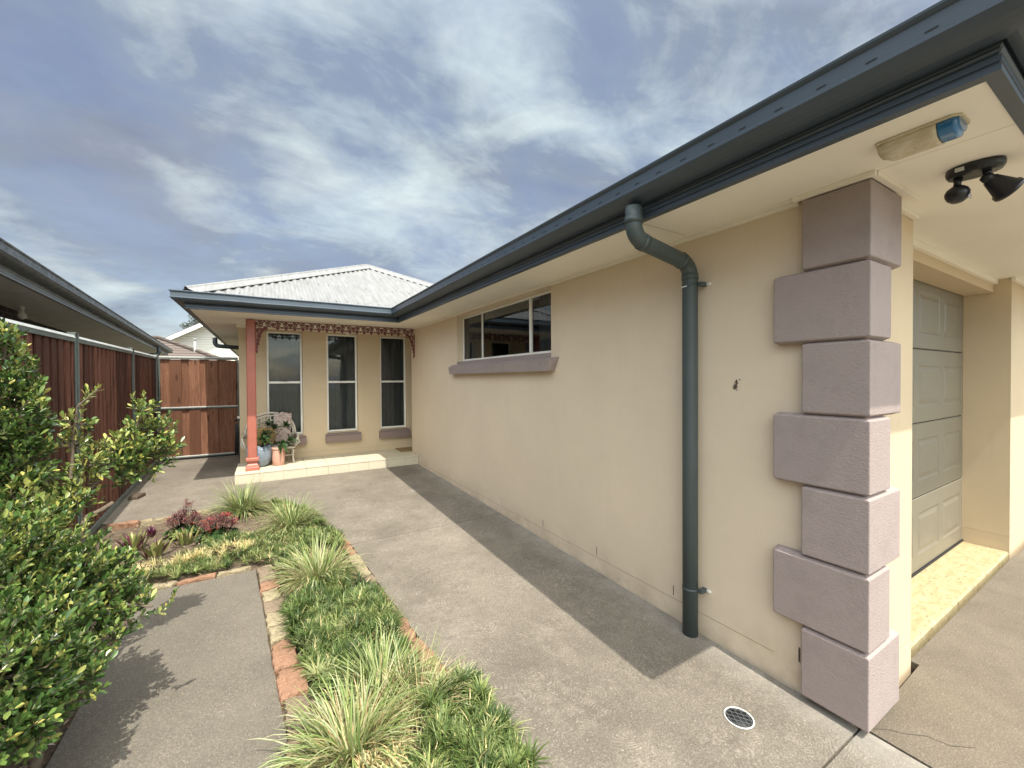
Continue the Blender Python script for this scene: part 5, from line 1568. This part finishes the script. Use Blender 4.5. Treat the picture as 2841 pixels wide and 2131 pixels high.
def shrub(label, base_, limbs, masses, tips, seed, dens=1.0, ls=0.035):
    rnd = random.Random(seed)
    T = thing('shrub', base_, label, 'shrub', 'glossy-leaved shrubs by the fence')
    fo, st_ = MB(), MB()
    for pts, r0, r1 in limbs:
        n = len(pts); sm = []
        for i in range(n - 1):
            for k in range(4):
                t = k / 4; a, c = Vector(pts[i]), Vector(pts[i + 1]); v = a.lerp(c, t)
                sm.append(v + Vector((mnoise.noise(v * 9), mnoise.noise(v * 9 + Vector((5, 0, 0))), mnoise.noise(v * 9 + Vector((0, 5, 0))))) * (0.012 if 0 < i * 4 + k else 0))
        sm.append(Vector(pts[-1]))
        st_.tube([tuple(v) for v in sm], [r0 + (r1 - r0) * i / (len(sm) - 1) for i in range(len(sm))], 8)
    for (x, y, z), r, sun in masses:
        c = Vector((x, y, z)); n = int((3000 * r * r + (12 if r < 0.12 else 4)) * dens)
        for _ in range(n):
            d = Vector((rnd.gauss(0, 1), rnd.gauss(0, 1), rnd.gauss(0.15, 1))).normalized()
            rr_ = r * (0.18 + 0.56 * rnd.random() ** 0.6)
            p = c + d * rr_ * Vector((1, 1, 1)).length / 1.732
            w = 0.8 + 0.5 * mnoise.noise(p * 6)
            if w < 0.62 and r > 0.12: continue
            twig(fo, st_, p, d * 0.75 + Vector((0.12, 0.0, 0.55)), min(0.095, max(0.04, r * 0.62)) * rnd.uniform(0.75, 1.2), rnd, LEAFC, sun * (0.5 + 0.5 * (d.z > 0)), ls)
            if rnd.random() < 0.25: st_.tube([tuple(c + d * rr_ * 0.2), tuple(p)], [0.004, 0.002], 4, cap=False)
    for p, q, sun in tips:
        p, q = Vector(p), Vector(q); L = (q - p).length
        twig(fo, st_, tuple(p), q - p, L, rnd, LEAFC, sun, ls, int(L / 0.0062))
    part(st_, 'branches', M['bark'], T); part(fo, 'foliage', M['leaf'], T)
    return T


SB = (-0.86, 2.35, 0.0)
shrub('large sprawling glossy green shrub leaning over the grey slab, long arm reaching towards the gate', SB,
      [([(-0.84, 2.38, -0.05), (-0.784, 2.400, 0.212), (-0.789, 2.450, 0.452), (-0.768, 2.600, 0.714), (-0.753, 2.750, 0.939), (-0.665, 2.800, 0.991)], 0.020, 0.010),
       ([(-0.823, 2.750, 0.985), (-0.740, 2.800, 1.083), (-0.682, 2.850, 1.152), (-0.596, 2.950, 1.194), (-0.507, 3.000, 1.216)], 0.011, 0.004),
       ([(-0.682, 2.850, 1.152), (-0.603, 2.900, 1.338), (-0.570, 2.950, 1.457)], 0.006, 0.003),
       ([(-0.807, 2.750, 1.038), (-0.814, 2.800, 1.247), (-0.802, 2.800, 1.383), (-0.782, 2.800, 1.474), (-0.710, 2.800, 1.568)], 0.009, 0.003),
       ([(-0.789, 2.450, 0.452), (-0.684, 2.450, 0.555), (-0.566, 2.450, 0.600), (-0.447, 2.400, 0.589)], 0.011, 0.004),
       ([(-0.782, 2.420, 0.313), (-0.793, 2.300, 0.756), (-0.827, 2.300, 0.942)], 0.012, 0.003),
       ([(-0.784, 2.400, 0.212), (-0.656, 2.200, 0.408), (-0.591, 2.150, 0.467)], 0.010, 0.004)],
      [((-0.868, 2.450, 0.915), .20, .5), ((-0.931, 2.300, 0.864), .28, .2), ((-0.823, 2.350, 0.705), .24, .3), ((-0.771, 2.100, 0.617), .21, .15), ((-0.750, 2.400, 0.697), .19, .2),
       ((-0.697, 2.500, 0.655), .17, .15), ((-0.631, 2.500, 0.616), .13, .15), ((-0.543, 2.450, 0.562), .10, .15), ((-0.630, 2.600, 0.700), .09, .1), ((-0.782, 2.650, 0.760), .13, .2), ((-0.609, 2.350, 0.504), .09, .1),
       ((-0.734, 2.300, 0.556), .16, .15), ((-0.723, 2.050, 0.463), .12, .1), ((-0.743, 2.000, 0.437), .12, .1), ((-0.778, 1.950, 0.476), .16, .1), ((-0.697, 2.050, 0.387), .06, .1), ((-0.677, 2.150, 0.483), .12, .1), ((-0.614, 2.100, 0.491), .085, .1), ((-0.814, 2.000, 0.634), .25, .1),
       ((-0.926, 2.700, 0.964), .12, .8), ((-0.869, 2.750, 1.004), .10, .8), ((-0.807, 2.750, 1.016), .08, .7), ((-0.938, 2.600, 1.076), .09, .7), ((-0.789, 2.800, 1.102), .075, .7), ((-0.739, 2.800, 1.187), .08, .6), ((-0.802, 2.800, 1.295), .045, .7), ((-0.788, 2.800, 1.396), .04, .8),
       ((-0.700, 2.850, 1.221), .075, .65), ((-0.656, 2.900, 1.171), .09, .65), ((-0.596, 2.950, 1.194), .11, .6), ((-0.538, 3.000, 1.180), .10, .5), ((-0.477, 3.000, 1.208), .055, .5), ((-0.594, 2.950, 1.320), .08, .6), ((-0.583, 2.950, 1.433), .045, .6), ((-0.506, 3.000, 1.308), .06, .5), ((-0.631, 2.900, 1.255), .07, .7), ((-0.615, 2.900, 1.093), .05, .4)],
      [((-0.439, 2.400, 0.545), (-0.345, 2.350, 0.635), .3), ((-0.563, 2.550, 0.682), (-0.559, 2.600, 0.793), .2), ((-0.750, 2.800, 1.519), (-0.697, 2.800, 1.568), .8), ((-0.466, 3.020, 1.196), (-0.410, 3.060, 1.204), .4), ((-0.479, 3.020, 1.264), (-0.438, 3.030, 1.353), .4), ((-0.502, 3.000, 1.334), (-0.480, 3.000, 1.424), .4), ((-0.577, 2.950, 1.445), (-0.557, 2.950, 1.533), .6), ((-0.606, 2.950, 1.434), (-0.611, 2.950, 1.514), .6),
       ((-0.761, 2.800, 1.326), (-0.731, 2.800, 1.369), .2), ((-0.591, 2.150, 0.450), (-0.540, 2.100, 0.444), .1), ((-0.602, 2.100, 0.452), (-0.546, 2.050, 0.446), .1), ((-0.693, 2.700, 0.820), (-0.664, 2.750, 0.854), .2), ((-0.767, 2.800, 1.474), (-0.742, 2.800, 1.560), .8)],
      91, 1.0)
shrub('upright pointed glossy green shrub against the fence at the left edge', (-1.02, 2.75, 0.0),
      [([(-1.0, 2.78, -0.05), (-1.080, 2.800, 0.605), (-1.031, 2.750, 1.239), (-1.005, 2.750, 1.611), (-0.991, 2.750, 1.820)], 0.016, 0.004), ([(-1.031, 2.750, 1.239), (-0.966, 2.750, 1.380), (-0.906, 2.750, 1.504)], 0.007, 0.003)],
      [((-1.008, 2.750, 1.788), .045, .3), ((-0.998, 2.750, 1.705), .075, .3), ((-0.997, 2.750, 1.590), .10, .25), ((-0.964, 2.750, 1.527), .08, .3), ((-0.994, 2.750, 1.423), .13, .2), ((-0.959, 2.750, 1.358), .09, .25), ((-1.004, 2.750, 1.215), .15, .1), ((-0.962, 2.750, 1.168), .10, .15), ((-1.082, 2.700, 1.453), .22, .2), ((-1.100, 2.700, 1.097), .25, .1), ((-1.058, 2.750, 1.734), .10, .3), ((-0.932, 2.750, 1.526), .045, .4), ((-1.032, 2.800, 0.976), .13, .1), ((-0.931, 2.750, 1.281), .06, .2)],
      [((-0.921, 2.750, 1.526), (-0.874, 2.750, 1.593), .5), ((-0.932, 2.750, 1.228), (-0.868, 2.750, 1.347), .3), ((-1.000, 2.750, 1.788), (-1.004, 2.750, 1.871), .3), ((-0.975, 2.750, 1.758), (-0.957, 2.750, 1.817), .3), ((-0.969, 2.750, 1.653), (-0.944, 2.750, 1.717), .4), ((-0.963, 2.750, 1.590), (-0.924, 2.750, 1.670), .4), ((-0.937, 2.750, 1.399), (-0.889, 2.750, 1.449), .3), ((-0.946, 2.750, 1.251), (-0.898, 2.750, 1.278), .3)],
      92, 1.0)

# dry leaves and bark bits on the soil
b = MB(); rnd = random.Random(77)
for k in range(420):
    if k < 150: x, y = rnd.gauss(-0.86, 0.07), rnd.uniform(2.1, 3.6)
    else: x, y = rnd.uniform(-1.45, 0.0), rnd.uniform(4.5, 5.85)
    a = rnd.random() * 6.28
    leaf(b, (x, y, gz(y) - 0.012 + rnd.uniform(0, 0.012)), (math.cos(a), math.sin(a), rnd.uniform(-0.1, 0.3)), (rnd.gauss(0, 0.3), rnd.gauss(0, 0.3), 1), rnd.uniform(0.015, 0.04), rnd.uniform(0.006, 0.014), jit(rnd, rnd.choice([(0.30, 0.20, 0.11), (0.20, 0.12, 0.07), (0.42, 0.33, 0.22), (0.5, 0.42, 0.33)]), 0.2), 0.6)
tag(b.build('leaf_litter', M['grassblade'], None, (0, 0, 0)), 'scattered dry brown leaves and bark chips on the garden soil', 'leaf litter', None, 'stuff')

# ========================================================= SKY AND LIGHT
SUN = Vector((-0.02, -0.505, 1.0)).normalized()
el = math.asin(SUN.z); az = math.atan2(SUN.x, SUN.y)
w = bpy.data.worlds.new('World'); S.world = w; w.use_nodes = True
t = w.node_tree; N_, L_ = t.nodes, t.links
bg = N_['Background']
sky = N_.new('ShaderNodeTexSky'); sky.sky_type = 'NISHITA'; sky.sun_disc = False; sky.sun_elevation = el; sky.sun_rotation = az; sky.air_density = 1.2; sky.dust_density = 1.5
tc = N_.new('ShaderNodeTexCoord'); sx = N_.new('ShaderNodeSeparateXYZ'); L_.new(tc.outputs['Generated'], sx.inputs[0])


def wm(op, a, c=0.0, d=0.0):
    m = N_.new('ShaderNodeMath'); m.operation = op
    for i, v in enumerate((a, c, d)):
        if hasattr(v, 'is_output'): L_.new(v, m.inputs[i])
        else: m.inputs[i].default_value = v
    return m.outputs[0]


def wr(f, stops):
    r = N_.new('ShaderNodeValToRGB'); e = r.color_ramp.elements
    while len(e) < len(stops): e.new(0.5)
    for i, (p, c) in enumerate(stops): e[i].position = p; e[i].color = (*c, 1) if isinstance(c, tuple) else (c, c, c, 1)
    L_.new(f, r.inputs[0]); return r.outputs[0]


def wmix(f, a, c):
    m = N_.new('ShaderNodeMix'); m.data_type = 'RGBA'
    for s, v in ((0, f), (6, a), (7, c)):
        if hasattr(v, 'is_output'): L_.new(v, m.inputs[s])
        else: m.inputs[s].default_value = v if s == 0 else (*v, 1)
    return m.outputs[2]


zz = wm('ADD', wm('MAXIMUM', sx.outputs['Z'], 0.0), SKY_OFF)
cmb = N_.new('ShaderNodeCombineXYZ'); L_.new(wm('DIVIDE', sx.outputs['X'], zz), cmb.inputs[0]); L_.new(wm('DIVIDE', sx.outputs['Y'], zz), cmb.inputs[1])


def wn(scale, detail, rough, rot=0.0, sc=(1, 1, 1), loc=(0, 0, 0), dist=0.0):
    mp = N_.new('ShaderNodeMapping'); mp.inputs['Rotation'].default_value = (0, 0, rot); mp.inputs['Scale'].default_value = sc; mp.inputs['Location'].default_value = loc
    L_.new(cmb.outputs[0], mp.inputs['Vector'])
    n = N_.new('ShaderNodeTexNoise'); n.inputs['Scale'].default_value = scale; n.inputs['Detail'].default_value = detail; n.inputs['Roughness'].default_value = rough; n.inputs['Distortion'].default_value = dist
    L_.new(mp.outputs[0], n.inputs['Vector']); return n.outputs['Fac']


K = 1.0 / BGS
kc = lambda r, g, b_: (r * K, g * K, b_ * K)
big = wn(1.15, 6, 0.5, 0.9, (1.0, 1.3, 1), (2.3, 0.7, 0), 0.5)
med = wn(3.2, 8, 0.56, 0.9, (0.95, 1.25, 1), (5.1, 1.2, 0), 0.5)
wisp = wn(8, 9, 0.68, 0.45, (0.8, 1.4, 1), (1.0, 3.0, 0), 0.7)
cover = wm('ADD', wm('MULTIPLY', big, 0.60), wm('ADD', wm('MULTIPLY', med, 0.30), wm('MULTIPLY', wisp, 0.10)))
col = wmix(wr(cover, [(0.36, 0.0), (0.62, 1.0)]), kc(0.130, 0.155, 0.235), kc(0.27, 0.318, 0.35))
col = wmix(wr(cover, [(0.47, 0.0), (0.64, 1.0)]), col, kc(0.54, 0.62, 0.63))
mauve = wn(1.1, 5, 0.6, 1.0, (1, 1, 1), (7, 7, 0), 0.3)
col = wmix(wm('MULTIPLY', wr(mauve, [(0.45, 0.0), (0.7, 1.0)]), 0.45), col, kc(0.25, 0.255, 0.315))
# gaps in the cloud let the clear sky through, mostly near the horizon
hz = wr(sx.outputs['Z'], [(0.02, 1.0), (0.22, 0.0)])
gap = wm('MULTIPLY', wr(med, [(0.36, 1.0), (0.62, 0.0)]), wm('MULTIPLY_ADD', hz, 0.6, 0.22))
col = wmix(gap, col, sky.outputs[0])
# added fill light: sky round the sun, out of view, brightened to lift shaded walls
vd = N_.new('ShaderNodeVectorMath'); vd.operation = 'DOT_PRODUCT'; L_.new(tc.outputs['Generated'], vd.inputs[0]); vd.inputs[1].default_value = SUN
sky_fill = wr(vd.outputs['Value'], [(0.36, 0.0), (0.62, 0.6), (0.95, 1.0)])
vm = N_.new('ShaderNodeVectorMath'); vm.operation = 'SCALE'; L_.new(col, vm.inputs[0]); L_.new(wm('MULTIPLY_ADD', sky_fill, SKY_FILL, 1.0), vm.inputs['Scale'])
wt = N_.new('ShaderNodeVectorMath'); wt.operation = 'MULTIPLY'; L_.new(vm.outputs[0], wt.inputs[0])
L_.new(wmix(sky_fill, (1.0, 1.0, 1.0), (1.20, 1.06, 0.86)), wt.inputs[1])  # the added fill is tinted warm
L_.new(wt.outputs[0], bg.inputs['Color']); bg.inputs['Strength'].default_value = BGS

sd = bpy.data.lights.new('sun', 'SUN'); sd.energy = SUNE; sd.angle = math.radians(0.5); sd.color = (1.0, 0.94, 0.83)
so = bpy.data.objects.new('sun', sd); COL.objects.link(so); so.rotation_euler = SUN.to_track_quat('Z', 'Y').to_euler(); so.location = (0, -5, 12)

# =============================================================== CAMERA
cam = bpy.data.cameras.new('camera'); co = bpy.data.objects.new('camera', cam); COL.objects.link(co)
cam.sensor_width = 36; cam.lens = 885 / 2212 * 36; cam.clip_start = 0.05; cam.clip_end = 2000
yw, pt, rl = math.radians(31.0), math.radians(-0.71), math.radians(-0.361)
fw = Vector((math.sin(yw) * math.cos(pt), math.cos(yw) * math.cos(pt), math.sin(pt))); rt = Vector((math.cos(yw), -math.sin(yw), 0)); up = rt.cross(fw)
r2 = rt * math.cos(rl) + up * math.sin(rl); u2 = up * math.cos(rl) - rt * math.sin(rl)
co.matrix_world = Matrix(((r2.x, u2.x, -fw.x, 0), (r2.y, u2.y, -fw.y, 0), (r2.z, u2.z, -fw.z, 1.6), (0, 0, 0, 1)))
S.camera = co
S.view_settings.view_transform = 'Standard'; S.view_settings.look = 'None'; S.view_settings.exposure = EXPO; S.view_settings.gamma = 1.0
S.render.engine = 'CYCLES'
S.cycles.use_denoising = True; S.cycles.max_bounces = 8; S.cycles.diffuse_bounces = 4; S.cycles.transparent_max_bounces = 12; S.cycles.sample_clamp_indirect = 6
